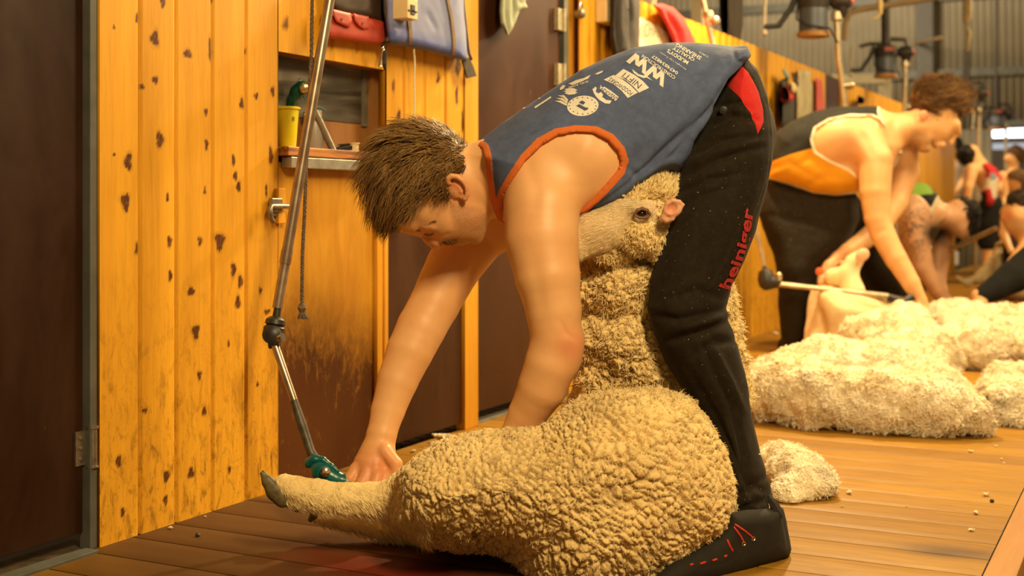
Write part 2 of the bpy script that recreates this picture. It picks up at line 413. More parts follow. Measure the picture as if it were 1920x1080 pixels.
def board_wall(name, y0, y1, z0, z1, edges, res, X=0.0, th=.022, knots=(), mat=None, scuff=True):
    """tongue-and-groove boards in one heightfield mesh; edges = groove positions along Y"""
    ys = np.arange(y0, y1+res*.5, res) if res < .02 else None
    gw = .006
    if ys is None: ys = np.array([y0, y1])
    ys = np.unique(np.round(np.concatenate([ys, *[[e-gw*1.5, e-gw*.6, e, e+gw*.6, e+gw*1.5] for e in edges]]), 5)); ys = ys[(ys >= y0) & (ys <= y1)]
    zs = np.arange(z0, z1+res*.5, max(res*1.4, .006)) if res < .02 else np.linspace(z0, z1, 9); zs[-1] = z1
    Yg, Zg = np.meshgrid(ys, zs, indexing='ij')
    ed = np.array(edges) if len(edges) else np.array([99.]); d = np.abs(Yg[..., None]-ed).min(-1)
    Xg = X-np.where(d < gw, .011*np.clip((gw-d)/(gw*.5), 0, 1), 0)
    bi = np.searchsorted(ed, Yg); tone = np.array([(math.sin(k*12.9898+y0*3)*43758.5) % 1 for k in range(len(ed)+2)])[bi]
    kn = np.zeros_like(Yg)
    for (px, py, rx, ry) in knots:
        c = WL(px, py); s = wallY(px)[1]/F*1.1; q = np.sqrt(((Yg-c.y)/(rx*s*.95/ CA))**2+((Zg-c.z)/(ry*s))**2)
        ang = np.arctan2(Zg-c.z, Yg-c.y); q = q*(1+.18*np.sin(ang*3+px)); kn = np.maximum(kn, np.where(q < 1, 1-.35*np.abs(np.sin(q*9)), np.clip(1.9-q, 0, 1)*.33))
    V = np.stack([Xg, Yg, Zg], -1).reshape(-1, 3); ny, nz = Yg.shape
    I = np.arange(ny*nz).reshape(ny, nz); Q = np.stack([I[:-1, :-1], I[1:, :-1], I[1:, 1:], I[:-1, 1:]], -1).reshape(-1, 4)
    b = len(V); V = np.concatenate([V, [(X-.008, y0, z0), (X-.008, y1, z0), (X-.008, y1, z1), (X-.008, y0, z1), (X-th, y0, z0), (X-th, y1, z0), (X-th, y1, z1), (X-th, y0, z1)],
        [(X, y1, z0), (X, y1, z1), (X, y0, z0), (X, y0, z1)]])
    Q = np.concatenate([Q, [(b+4, b+7, b+6, b+5), (b+8, b+5, b+6, b+9), (b+4, b+10, b+11, b+7), (b+7, b+11, b+9, b+6), (b+4, b+5, b+8, b+10)]])
    dirt = np.clip((.62-Zg)/.62, 0, 1)**.8 if scuff else np.zeros_like(Yg)
    ext = lambda a, v: np.concatenate([a.reshape(-1), np.full(12, v)])
    o = np_mesh(name, V, Q, mat or PINE, None, False, {'knot': ext(kn, 0), 'tone': ext(tone, .5), 'dirt': ext(dirt, .2)})
    return tag(o, kind='structure')
def wy(px): return wallY(px)[0]
Yd0 = wy(170); Y0 = wy(187); Y1 = wy(522); Y2 = wy(722); Y3 = wy(870); Y3b = wy(895); Y4 = wy(1058); Y4b = wy(1067)
ZT = 1.6
board_wall('wall_left', Y0, Y1, 0, ZT, [wy(p) for p in (262, 330, 398, 461)], .004, knots=KN)
board_wall('wall_left', Y1, Y2, 1.11, ZT, [wy(p) for p in (578, 624, 671)], .012, knots=[(535, 45, 8, 9)], scuff=False)
board_wall('wall_left', Y2, Y3, .79, ZT, [wy(p) for p in (757, 797, 835)], .008, knots=[(738,160,5,10),(748,218,6,10),(856,180,5,14),(822,145,5,9),(867,230,4,18),(785,225,4,6),(860,120,8,22)], scuff=False)
# narrow full-height post beside the dark doors, its face proud of the boards
m = MB(); m.box((-.03, Y3, 0), (.004, Y3b, ZT)); tag(m.build('trim_1', PINE_PLAIN, bevel=.002), kind='structure')
# dark left door with its steel edge strip
DARKER = darkply('dark_door_paint', (.018, .006, .002), (.040, .016, .007))
d1 = MB(); d1.box((-.06, .2, .035), (-.022, Yd0, ZT)); o = tag(d1.build('door_1', DARKER, bevel=.002), kind='structure')
m = MB(); m.box((-.035, Yd0+.003, .0), (-.004, Y0-.002, ZT)); tag(m.build('trim_2', GALVDULL, bevel=.002), kind='structure')
def hinge(c, parent, h, ly, name='hinge'):
    m = MB(); r = .011
    m.box((c.x-.004, c.y-ly, c.z-h*.46), (c.x+.002, c.y, c.z+h*.46))
    m.tube([c+Vector((.009, 0.006, -h/2)), c+Vector((.009, 0.006, h/2))], r, 12)
    for k in (-.28, 0, .28): m.lathe(c+Vector((.001, -ly*.55, k*h)), (1, 0, 0), [(0, .006), (.003, .005), (.004, .001)], 10)
    m.tube([c+Vector((.009, .006, h/2)), c+Vector((.009, .006, h/2+.006))], r*1.25, 12); m.tube([c+Vector((.009, .006, -h/2-.004)), c+Vector((.009, .006, -h/2))], r*1.25, 12)
    return m.build(name, CHROME_D, parent, True)
CHROME_D = plain('dull_zinc', (.36, .33, .27), (.22, .19, .15), 50, .42, .85, .15)
hinge(WL(163, 838, -.02)+Vector((.0, 0, 0)), o, .078, .033)
# worn ply panel under the shelf, recessed
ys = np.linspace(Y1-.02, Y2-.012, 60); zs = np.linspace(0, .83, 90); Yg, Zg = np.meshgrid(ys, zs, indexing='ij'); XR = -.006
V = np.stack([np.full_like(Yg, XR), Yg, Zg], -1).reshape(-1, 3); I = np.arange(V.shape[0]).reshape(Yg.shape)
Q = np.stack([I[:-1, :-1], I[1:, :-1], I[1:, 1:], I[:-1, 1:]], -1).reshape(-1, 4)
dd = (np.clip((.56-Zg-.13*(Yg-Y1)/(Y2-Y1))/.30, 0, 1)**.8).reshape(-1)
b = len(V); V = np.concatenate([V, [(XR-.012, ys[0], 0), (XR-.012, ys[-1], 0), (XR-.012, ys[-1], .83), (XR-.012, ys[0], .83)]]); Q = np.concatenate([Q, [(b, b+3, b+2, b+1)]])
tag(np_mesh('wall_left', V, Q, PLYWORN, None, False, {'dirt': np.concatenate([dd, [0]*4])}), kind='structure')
m = MB(); m.box((XR, Y2-.050, 0), (.006, Y2-.022, .80)); m.box((XR-.02, Y2-.008, 0), (.004, Y2+.012, .80)); tag(m.build('trim_3', PINE_PLAIN, bevel=.002), kind='structure')
# dark door under the middle boards
m = MB(); m.box((-.035, Y2+.018, .022), (-.006, Y3-.004, .788)); d2 = tag(m.build('door_2', DARKPLY, bevel=.002), kind='structure')
# full-height dark door
m = MB(); m.box((-.05, Y3b+.006, .04), (-.014, Y4-.012, ZT)); d3 = tag(m.build('door_3', DARKPLY, bevel=.002), kind='structure')
m = MB(); m.box((-.03, Y4+.004, .0), (-.002, Y4b-.003, ZT)); tag(m.build('trim_4', GALVDULL, bevel=.001), kind='structure')
CREAM = plain('cream_paint_hinge', (.50, .44, .30), (.36, .30, .18), 60, .5)
for yy in (37, 140):
    c = WL(1052, yy); mm = MB(); mm.box((c.x-.014, c.y-.03, c.z-.04), (c.x+.003, c.y+.012, c.z+.04)); mm.tube([c+Vector((.006, .012, -.042)), c+Vector((.006, .012, .042))], .008, 10); mm.build('hinge', CREAM, d3, True)
# slatted pen floor seen under the door, and its pale sill
m = MB()
for k in range(26): y = Y3b-.6+k*.06; m.box((-1.2, y, -.035), (-.06, y+.042, -.006))
tag(m.build('floor_slats', plain('pen_slats', (.10, .065, .03), (.055, .032, .014), 14, .8)), kind='structure').name = 'floor_pen'
m = MB(); m.box((-.055, Y3b, -.02), (-.012, Y4, .006)); tag(m.build('trim_5', GALV), kind='structure')
m = MB(); m.box((-1.3, -.2, -.09), (-.06, 9, -.06)); tag(m.build('floor_subfloor', plain('subfloor', (.02, .014, .01), (.015, .01, .007))), kind='structure')

# the wall beyond the first stand: boards, dark doors and openings again at every stand
Yn = Y4b
edges = list(np.arange(Yn+.105, 8.5, .105))
board_wall('wall_left', Yn, 8.55, 0, ZT, edges, .05, scuff=True)
m = MB(); m.box((-.05, 8.55, .03), (-.012, 9.05, ZT)); tag(m.build('door_4', DARKPLY), kind='structure')
board_wall('wall_left', 9.05, 11.5, 0, ZT, list(np.arange(9.15, 11.4, .105)), .05)
m = MB(); m.box((-.05, 11.5, .03), (-.012, 12.1, ZT-.02)); tag(m.build('door_5', DARKPLY), kind='structure')
board_wall('wall_left', 12.1, 14.6, 0, ZT-.02, list(np.arange(12.2, 14.5, .12)), .05)

# alcove behind the shelf: ply sides and back, smoky pane with painted reflections above the low back board
PLYIN = plain('alcove_ply', (.33, .15, .04), (.22, .09, .02), 9, .5, stretch=(1, 1, .3))
m = MB(); m.box((-.078, Y1-.02, .845), (-.066, Y2+.02, .962)); m.box((-.07, Y1-.02, .845), (-.024, Y1, 1.11)); m.box((-.07, Y2, .845), (-.024, Y2+.015, 1.11)); m.box((-.07, Y1-.02, 1.11), (-.024, Y2+.015, 1.122))
m.box((-.07, Y1-.02, .80), (-.02, Y2+.015, .845))
tag(m.build('wall_alcove', PLYIN), kind='structure')
def smoky():
    t = NT('smoky_pane_reflections'); g = t.noise(t.mapped((.2, .35, 3.2)), 5, 3, .5, .4)
    c = t.ramp(g, [(.34, (.022, .018, .013)), (.50, (.10, .088, .07)), (.64, (.24, .22, .19))]); return t.out(c, .22, 0)  # pale and dark streaks paint reflections into the pane colour
m = MB(); m.box((-.068, Y1-.01, .955), (-.063, Y2-.022, 1.11)); win = tag(m.build('window_1', smoky()), kind='structure')
m = MB(); m.box((-.067, Y2-.028, .948), (-.058, Y2, 1.11)); m.build('window_frame', plain('dusty_alloy', (.16, .14, .10), (.10, .085, .055), 25, .6), win)
# shelf: stacked timber nosing with a steel angle under it
def stripes():
    t = NT('shelf_edge_ply'); s = t.noise(t.mapped((1, .06, 1.0)), 90, 2, .5); return t.out(t.ramp(s, [(.4, (.50, .20, .05)), (.55, (.20, .07, .018))]), .45)
sh = empty('shelf', (0, (Y1+Y2)/2, .85), 'narrow varnished timber shelf with a bare steel front angle, set in the wall opening', 'shelf')
m = MB(); m.box((-.066, Y1+.001, .8455), (.030, Y2-.022, .869)); m.build('shelf_board', stripes(), sh, bevel=.002)
m = MB(); m.box((.0, Y1+.012, .815), (.032, Y2-.018, .843)); m.build('steel_angle', GALV, sh, bevel=.002)

# ------------------------------------------------------------------ floor: planks laid square to the wall, raised above the shed floor
XE = 1.68
rows = []; y = 1.2; k = 0
while y < 16.35: rows.append((y, y+.1265)); y += .13
V = []; Q = []; T = []; ST = []; BL = []
for i, (a, b_) in enumerate(rows):
    xs = np.linspace(-.012, XE, 60 if a < 5.5 else 12); yy = [a, a+.002, a+.128/3, a+.128*2/3, b_-.002, b_]; t = (math.sin(i*78.233)*43758.5) % 1
    base = len(V)
    for xx in xs:
        for j, yv in enumerate(yy):
            z = -.001 if j in (0, 5) else 0.0; V.append((xx, yv, z)); T.append(t)
    n = len(yy)
    for p in range(len(xs)-1):
        for j in range(n-1): q = base+p*n+j; Q.append((q, q+n, q+n+1, q+1))
    if i: 
        pb = base-n*len(prev); 
        
    prev = xs
V = np.array(V); T = np.array(T)
# wear: the busy ground between sheep and wall is dark, greasy and stained
def spot(cx, cy, rx, ry, pw=1.0): return np.exp(-(((V[:, 0]-cx)/rx)**2+((V[:, 1]-cy)/ry)**2)**pw)
n1 = fbm(V*np.array([1, 1.6, 1]), 6, 4, 3)
pc = FL(520, 1010); pe = FL(300, 1060)
ST = np.clip(spot(pc.x, pc.y, .42, .50, 1.4)*1.15+spot(.62, 2.35, .55, .42, 1.5)*1.0+n1*.22*spot(.4, 2.3, .9, .7), 0, 1)
pk = FL(1790, 1035, 0); ST = np.clip(ST+.55*spot(pk.x, pk.y, .13, .055, 2)*(1+n1), 0, 1)
pb = FL(690, 1060); BL = np.clip(spot(pb.x, pb.y, .16, .08)+.9*spot(pb.x+.15, pb.y-.02, .1, .06)+fbm(V, 18, 3, 9)*.5*spot(pb.x, pb.y, .3, .16), 0, 1)
fl = tag(np_mesh('floor', V, np.array(Q), FLOORM, None, False, {'tone': T, 'stain_shade': ST, 'blood': BL}), kind='structure')
m = MB(); m.box((-.012, 1.2, -.05), (XE, 16.45, -.004)); tag(m.build('floor_joists', plain('gap_dark', (.02, .01, .005))), kind='structure')
m = MB(); m.box((XE+.002, 1.2, -.05), (XE+.062, 16.45, .001)); m.box((XE+.002, 1.2, -.70), (XE+.045, 16.45, -.05)); tag(m.build('trim_6', pine('edge_board', (.44, .20, .028), (.33, .13, .016), (.15, .05, .01), axis='y', dirt=False), bevel=.003), kind='structure')
m = MB(); m.box((XE+.045, -1, -.75), (8, 16.4, -.70)); tag(m.build('floor_lower', plain('lower_floor', (.20, .10, .035), (.13, .06, .02), 4, .5)), kind='structure')
m = MB(); m.box((-.1, .2, -.06), (-.0125, Y0+.02, .0)); tag(m.build('floor_sill', plain('dirty_sill', (.10, .06, .02), (.03, .018, .008), 30, .9, bump=.5, bdist=.01)), kind='structure')
m = MB(); c0 = FL(0, 1078); m.box((-.0125, .8, -.001), (.028, Y0-.03, .006)); tag(m.build('trim_7', GALVDULL, bevel=.001), kind='structure')

# ------------------------------------------------------------------ shed end wall: ribbed steel sheet, girts, column, light gap
def ribwall(name, p0, p1, z0, z1, n, mat, pitch=.19):
    p0, p1 = Vector(p0), Vector(p1); L = (p1-p0).length; u = (p1-p0).normalized(); nn = Vector((u.y, -u.x, 0)); V = []; Q = []; k = 0; s = 0.0; prof = []
    while s < L: prof += [(s, 0), (s+pitch*.56, 0), (s+pitch*.64, .012), (s+pitch*.9, .012)]; s += pitch
    prof = [(a, b) for a, b in prof if a <= L]
    for a, b in prof:
        q = p0+u*a+nn*b; V += [(q.x, q.y, z0), (q.x, q.y, z1)]
    Q = [(2*i, 2*i+2, 2*i+3, 2*i+1) for i in range(len(prof)-1)]
    o = np_mesh(name, np.array(V), np.array(Q), mat, None, False); sm = o.modifiers.new('solid', 'SOLIDIFY'); sm.thickness = .004
    return tag(o, kind='structure')
STEEL = plain('ribbed_sheet_steel', (.27, .24, .17), (.235, .205, .145), 3, .6, .1)
YE = 16.6
ribwall('wall_back', (-6, YE, 0), (7.5, YE, 0), 1.65, 5.2, 0, STEEL, .082)
ribwall('wall_back', (-6, YE, 0), (.16, YE, 0), -.7, 1.65, 0, STEEL, .082)
m = MB()
m.box((-6, YE-.09, 2.30), (7.5, YE-.03, 2.40)); m.box((-6, YE-.09, 3.25), (7.5, YE-.03, 3.36)); m.box((.1, YE-.09, 1.68), (7.5, YE-.03, 1.75))
tag(m.build('trim_8', GALVDULL), kind='structure')
cx_ = PW(1722, 100, 15.4); m = MB(); m.box((cx_.x-.10, YE-.20, 0), (cx_.x+.10, YE-.10, 5.2)); tag(m.build('trim_9', plain('dark_column', (.075, .072, .06), (.06, .057, .046))), kind='structure')
BROWN = plain('dark_cladding', (.05, .034, .025), (.035, .024, .018), 4)
m = MB(); m.box((.16, YE, -.7), (7.5, YE+.03, 1.40)); m.box((.16, YE, 1.48), (7.5, YE+.03, 1.545)); tag(m.build('wall_back', BROWN), kind='structure')
def emit(name, col, st):
    t = NT(name); t.b.inputs['Base Color'].default_value = (0, 0, 0, 1); t.b.inputs['Emission Color'].default_value = (*col, 1); t.b.inputs['Emission Strength'].default_value = st; return t.m
m = MB(); m.box((.16, YE+.04, 1.545), (7.5, YE+.05, 1.66)); tag(m.build('window_2', emit('daylight_gap', (.95, .97, 1.0), 3.0)), kind='structure')
m = MB(); m.box((.16, YE+.04, 1.39), (7.5, YE+.05, 1.49)); tag(m.build('window_3', emit('dim_gap', (.55, .6, .65), .55)), kind='structure')
# ------------------------------------------------------------------ cloth, skin, wool materials
def skin(name, a=(.77, .45, .205), b=(.69, .355, .145), red=(.62, .20, .10)):
    t = NT(name); v = t.mapped(); f = t.noise(v, 7, 4, .6); c = t.ramp(f, [(.3, a), (.7, b)])
    c = t.mix(t.math('MULTIPLY', t.attr('red'), .75), c, red)
    st = t.noise(v, 420, 2); c = t.mix(t.math('MULTIPLY', t.attr('beard'), t.ramp(st, [(.3, (.35,)*3), (.65, (.95,)*3)])), c, (.13, .055, .022))
    fine = t.noise(v, 160, 3)
    return t.out(c, .46, 0, fine, .1, .001, Subsurface_Weight=.12, Subsurface_Radius=(.012, .004, .0015), Subsurface_Scale=.6, Specular_IOR_Level=.4)
SKIN = skin('fair_skin')
def cloth(name, base, b2=None, weave=420, rough=.85, spots=None, cols=(), lint=0):
    """cols: (attribute holding a signed distance in metres, colour) painted where the distance is negative"""
    t = NT(name); v = t.mapped(); f = t.noise(v, 60, 4, .65); w_ = t.noise(v, weave, 2)
    c = t.ramp(f, [(.35, base), (.68, b2 or tuple(x*.8 for x in base))])
    for a, col in cols:
        c = t.mix(t.ramp(t.math('ADD', t.math('MULTIPLY', t.attr(a), -500.0), .5), [(.25, (0, 0, 0)), (.75, (1, 1, 1))]), c, col)
    if lint: c = t.mix(t.ramp(t.noise(v, 230, 1, .5), [(.76, (0, 0, 0)), (.80, (1, 1, 1))]), c, (.45, .38, .25))
    return t.out(c, rough, 0, w_, .25, .0006, Sheen_Weight=.03, Sheen_Roughness=.5, Specular_IOR_Level=.15)
def creases(lines, zmax):
    """lines: (list of photo points, depth in metres, width in px) pressed into the side of a garment nearer than zmax"""
    def f(Vc):
        s = Vc[:, 1]/F; x = CX+Vc[:, 0]/s; y = CY+(CAMH-Vc[:, 2])/s; r = np.zeros(len(Vc)); m = Vc[:, 1] < zmax
        for pts, A, wd in lines:
            P = np.array(pts, float); d = np.full(len(x), 1e9); tt = np.zeros(len(x))
            for i in range(len(P)-1):
                e = P[i+1]-P[i]; t = np.clip(((x-P[i, 0])*e[0]+(y-P[i, 1])*e[1])/(e@e), 0, 1)
                q = (x-P[i, 0]-e[0]*t)**2+(y-P[i, 1]-e[1]*t)**2; n = q < d; d = np.where(n, q, d); tt = np.where(n, (i+t)/(len(P)-1), tt)
            r -= A*np.exp(-d/wd**2)*np.clip(np.sin(np.pi*np.clip(tt, .02, .98))**.5, 0, 1)
        return r*m
    return f
def pix(Vc): s = Vc[:, 1]/F; return CX+Vc[:, 0]/s, CY+(CAMH-Vc[:, 2])/s
def blob(Vc, cx, cy, rx, ry=None, zmax=9):
    x, y = pix(Vc); return np.exp(-((x-cx)/rx)**2-((y-cy)/(ry or rx))**2)*(Vc[:, 1] < zmax)
def strands(name, roots, nrm, flow, length, width, mat, parent, lift=.2, curl=.0, seg_n=5, droop=0.0, cl=None):
    """hair as thin tapered three-sided strands; flow(p) gives each root's combing direction"""
    n = len(roots); P = roots.copy(); N = nrm.copy(); L = length*(.65+.7*RNG.random(n)); D = flow(P); V = np.zeros((n, seg_n+1, 3, 3)); ph = RNG.random(n)*6.28
    tone = (cl if cl is not None else RNG.random(n)); sid = np.cross(N, D); sid /= np.maximum(np.linalg.norm(sid, axis=1, keepdims=True), 1e-6)
    for k in range(seg_n+1):
        t = k/seg_n; w_ = width*(1-t)**.6+width*.08
        for j in range(3):
            a = j*2.094; V[:, k, j] = P+sid*(math.cos(a)*w_)+N*(math.sin(a)*w_*.6)
        D2 = flow(P); D = D*.55+(D2-N*(D2*N).sum(1, keepdims=True))*.6+N*lift*(1-t)+sid*(np.sin(ph+t*5)*curl)[:, None]; D[:, 2] -= droop*t
        D /= np.maximum(np.linalg.norm(D, axis=1, keepdims=True), 1e-6); P = P+D*(L/seg_n)[:, None]
    I = np.arange(n*(seg_n+1)*3).reshape(n, seg_n+1, 3); Q = []
    for j in range(3):
        a, b = I[:, :-1, j], I[:, :-1, (j+1) % 3]; c, d = I[:, 1:, (j+1) % 3], I[:, 1:, j]; Q.append(np.stack([a, b, c, d], -1).reshape(-1, 4))
    return np_mesh(name, V.reshape(-1, 3), np.concatenate(Q), mat, parent, True, {'tone': np.repeat(tone, (seg_n+1)*3)})
def hairmat(name, stops, rough=.45):
    t = NT(name); return t.out(t.ramp(t.attr('tone'), stops), rough, 0, Specular_IOR_Level=.18)
def sample(V, Q, mask, n):                     # random surface points (world) where mask(centroid) holds
    c = V[Q].mean(1); m = mask(c); q = Q[m]; a = np.linalg.norm(np.cross(V[q[:, 1]]-V[q[:, 0]], V[q[:, 3]]-V[q[:, 0]]), axis=1)
    i = RNG.choice(len(q), n, p=a/a.sum()); u, v = RNG.random((2, n, 1)); A, B, C_, D = (V[q[i, k]] for k in range(4))
    P = A*(1-u)*(1-v)+B*u*(1-v)+C_*u*v+D*(1-u)*v; N = np.cross(C_-A, D-B); N /= np.linalg.norm(N, axis=1, keepdims=True)+1e-12; return P, N
def meshVQ(o):
    me = o.data; V = np.empty(len(me.vertices)*3, np.float32); me.vertices.foreach_get('co', V); Q = np.empty(len(me.loops), np.int32); me.loops.foreach_get('vertex_index', Q)
    return V.reshape(-1, 3).astype(float), Q.reshape(-1, 4)
def bvh(o): V, Q = meshVQ(o); return BVHTree.FromPolygons([tuple(v) for v in V], [tuple(q) for q in Q])
CAMP = Vector((CAMX, CAMY, CAMH))
def hit(bt, px, py, off=.0):
    d = (PW(px, py, 1.0)-CAMP).normalized(); r = bt.ray_cast(CAMP, d)
    if r[0] is None: return None, None
    n = r[1] if r[1].dot(d) < 0 else -r[1]; return r[0]+n*off, n
def tip_strip(mb, bt, pts, r, off=None, n=6):
    q = []
    for a, b in zip(pts[:-1], pts[1:]):
        for k in range(4): q.append((a[0]+(b[0]-a[0])*k/4, a[1]+(b[1]-a[1])*k/4))
    q.append(pts[-1]); w_ = [hit(bt, x, y, off if off is not None else r*.4)[0] for x, y in q]; w_ = [p for p in w_ if p is not None]
    if len(w_) > 1: mb.tube(w_, r, n)

# ------------------------------------------------------------------ the shearer in the blue singlet
TORSO = [(878,290),(892,270),(930,240),(980,205),(1040,165),(1090,131),(1140,109),(1190,90),(1250,81),(1310,81),(1360,86),(1402,92),(1425,150),(1415,230),(1345,290),(1275,322),(1240,335),(1160,375),(1080,411),(1030,425),(960,425),(925,405)]
torso = inflate(TORSO, 2.83, .185, .11)
def hand(palm, fingers, thumb, k=.006): return U([chain(palm, .01, 1.0)]+[chain(f, .003) for f in fingers]+[chain(thumb, .004)], k)
hx, hy = -.55, .83   # face direction in the picture
head = U([E(812,337,2.80,90,80,78,-57), E(842,398,2.80,62,56,62,-60), E(800,395,2.80,50,40,60,-30),
    chain([J(862,365,2.80,44),J(880,410,2.80,36),J(889,434,2.80,19)],.02,1.35), E(868,428,2.80,24,18,38,-20),
    chain([J(756,412,2.80,23),J(778,424,2.80,18)],.01,2.1)], .018)
head = U([head, chain([J(787,433,2.80,8),J(805,448,2.80,9.5),J(817,458,2.80,10.5)],.006,1.0), ell(PC(817,453,2.785),(.010,.009,.010)), ell(PC(817,453,2.815),(.010,.009,.010)),
    chain([J(852,448,2.80,10),J(866,450,2.80,9)],.006,2.2), ell(PC(893,444,2.80),(.014,.018,.016))], .008)
head = U([head, chain([J(788,418,2.765,6),J(800,424,2.752,6),J(812,426,2.745,4)],.004,1)], .008)
eyeL = ell(PC(806,433,2.768), (.012, .010, .011))
head = U([head, eyeL], .006)
ear = chain([J(841,344,2.708,4.5),J(839,335,2.703,4.8),J(846,330,2.70,4.8),J(857,331,2.70,4.8),J(868,339,2.70,4.6),J(875,352,2.704,4.4),J(876,364,2.708,4.4),J(872,372,2.713,5.6),J(866,371,2.717,4)],.002)
earin = chain([J(852,343,2.712,4),J(862,350,2.711,4),J(866,360,2.712,4)],.002)
earb = ell(PC(857,352,2.722), (.020, .012, .024))
neck = chain([J(856,330,2.80,58),J(905,335,2.81,58),J(955,335,2.83,72)],.03,1.05)
arm_n = chain([J(1035,345,2.71,62),J(1017,395,2.67,70),J(1016,450,2.65,69),J(1027,520,2.63,61),J(1038,580,2.625,52),J(1043,635,2.62,47),J(1034,680,2.62,49),J(1017,725,2.63,46),J(990,775,2.65,37),J(972,812,2.66,31)],.004,.92)
elb = ell(PC(1068,655,2.615), (.024, .03, .034))
hand_n = hand([J(968,822,2.665,28),J(952,850,2.675,33),J(940,868,2.68,30)], [[J(940+dx,878+dy,2.65+dz,10),J(918+dx,900+dy,2.65+dz,9),J(906+dx,922+dy,2.65+dz,8)] for dx, dy, dz in ((-14,-8,.0),(0,0,.02),(14,6,.04),(26,10,.06))], [J(962,850,2.63,11),J(950,880,2.61,10),J(946,902,2.61,8)])
arm_f = chain([J(935,395,3.00,80),J(895,430,3.0,62),J(850,500,2.97,52),J(815,570,2.94,47),J(790,615,2.92,46),J(768,660,2.90,43),J(745,715,2.88,38),J(727,770,2.86,32),J(716,812,2.84,28)],.004,.95)
hand_f = hand([J(714,820,2.84,27),J(708,850,2.83,33),J(700,872,2.82,38)],
    [[J(668,880,2.80,14),J(656,898,2.785,12),J(652,916,2.79,11),J(664,930,2.81,10)], [J(688,888,2.785,14),J(678,908,2.77,12),J(674,924,2.78,11),J(684,936,2.80,10)],
     [J(708,892,2.78,14),J(702,912,2.765,12),J(698,928,2.775,11),J(704,938,2.80,10)], [J(728,890,2.79,12),J(726,908,2.775,10.5),J(722,922,2.785,10),J(724,932,2.80,9)]],
    [J(722,846,2.80,15),J(742,870,2.79,13),J(744,892,2.785,11.5),J(732,908,2.78,10)])
scap = U([E(1085,285,2.70,62,40,40,-30), E(1020,340,2.71,58,60,42,0), E(1120,330,2.72,60,60,45,0)], .04)
skin_torso = lambda p: torso(p)+.007
body = U([skin_torso, scap], .05)
body = U([body, neck], .035); body = U([body, arm_n, elb], .03); body = U([body, arm_f], .03); body = U([body, head], .022)
body = U([body, hand_n, hand_f], .012); body = U([body, earb, earin], .004); body = smin_f = U([body, ear], .0015)
ankle = chain([J(1420,940,2.67,28),J(1435,985,2.62,34)],.02)
JAW = poly2([(845,385),(900,395),(915,425),(900,455),(862,462),(838,452),(860,430)])
MOU = poly2([(824,456),(836,450),(858,447),(852,458),(838,466)])
def a_body(Vw, Vc):
    red = blob(Vc, 1070,650,32)*.9+blob(Vc,700,880,60,40)*.8+blob(Vc,852,352,24)*.8+blob(Vc,800,440,26)*.35+blob(Vc,815,455,18)*.6+blob(Vc,880,395,30)*.3+blob(Vc,995,400,40,60)*.15
    bd = np.clip(1-np.maximum(JAW(Vc), 0)/.012, 0, 1)*.55; bd = np.maximum(bd, np.clip(1-np.maximum(MOU(Vc), 0)/.005, 0, 1)*.85)
    return {'red': np.clip(red, 0, 1), 'beard': bd*(Vc[:, 1] < 2.86)}
def musc(Vw, N, Vc):
    return creases([([(1050,600),(1062,625),(1086,640)],.002,5),([(1000,470),(1010,540),(1020,600)],.0025,14),([(1110,250),(1085,300),(1078,350)],-.004,18),([(985,300),(1005,350),(1000,400)],.003,14),
      ([(893,330),(915,365),(940,390)],.003,7),([(905,300),(925,330)],.002,6),([(820,470),(835,460)],0,5),([(796,438),(812,437)],.0022,3.5),([(846,452),(872,453)],.0025,3),([(824,446),(836,440),(846,436)],.002,4),([(700,860),(690,885)],.0015,5),([(720,860),(712,888)],.0015,5)], 2.95)(Vc)+fbm(Vw, 14, 2)*.0012
sh_root = empty('person', FL(1430, 1052), 'shearer in a blue singlet with orange trim bending over the nearest sheep', 'person')
print('body'); lo, hi = np.array([(660-CX)/F*2.9-.02, 2.50, .02]), np.array([(1240-CX)/F*2.83, 3.13, 1.02])
SB = solid('body', body, lo, hi, .0036, SKIN, sh_root, it=2, disp=musc, attrs=a_body)
print(len(SB.data.vertices))

# singlet
ARMH = [(944,440),(941,412),(939,390),(948,360),(962,335),(985,300),(1015,270),(1045,253),(1080,247),(1115,249),(1142,262),(1160,283),(1166,302),(1160,320),(1138,345),(1110,375),(1084,400),(1070,425),(1040,470),(960,470)]
NECKH = [(840,200),(880,275),(893,272),(905,278),(911,300),(914,340),(922,380),(934,410),(944,425),(930,470),(780,480)]
armh, neckh = poly2(ARMH), poly2(NECKH)
armf = poly2([(930,440),(960,400),(1000,330),(1060,300),(1120,330),(1110,400),(1060,460)])
def near(g, z0, s=1): return lambda p: np.maximum(g(p), (p[:, 1]-z0)*s)
t_all = U([torso, scap], .05)
FOLD = creases([([(1095,408),(1180,345),(1260,270),(1340,200)],.007,7),([(1110,415),(1200,362),(1290,300)],.007,9),([(1150,372),(1240,300),(1320,220)],-.005,9),([(1180,380),(1260,335),(1300,262)],-.006,10),
    ([(1190,330),(1260,290),(1330,210),(1375,130)],.004,6),([(1210,300),(1290,215),(1370,125)],-.003,10),([(1375,95),(1380,112),(1392,118)],.004,4),([(910,262),(1000,215),(1060,170)],.0025,7),([(915,285),(985,250),(1040,225)],.003,6),([(930,300),(970,275),(1010,255)],-.002,6),
    ([(1170,310),(1195,330),(1190,360)],.003,7)], 2.9)
waist = poly2([(1402,88),(1408,104),(1396,118),(1366,150),(1347,188),(1337,214),(1302,263),(1276,322),(1272,332),(1060,480),(700,500),(700,0),(1402,0)])
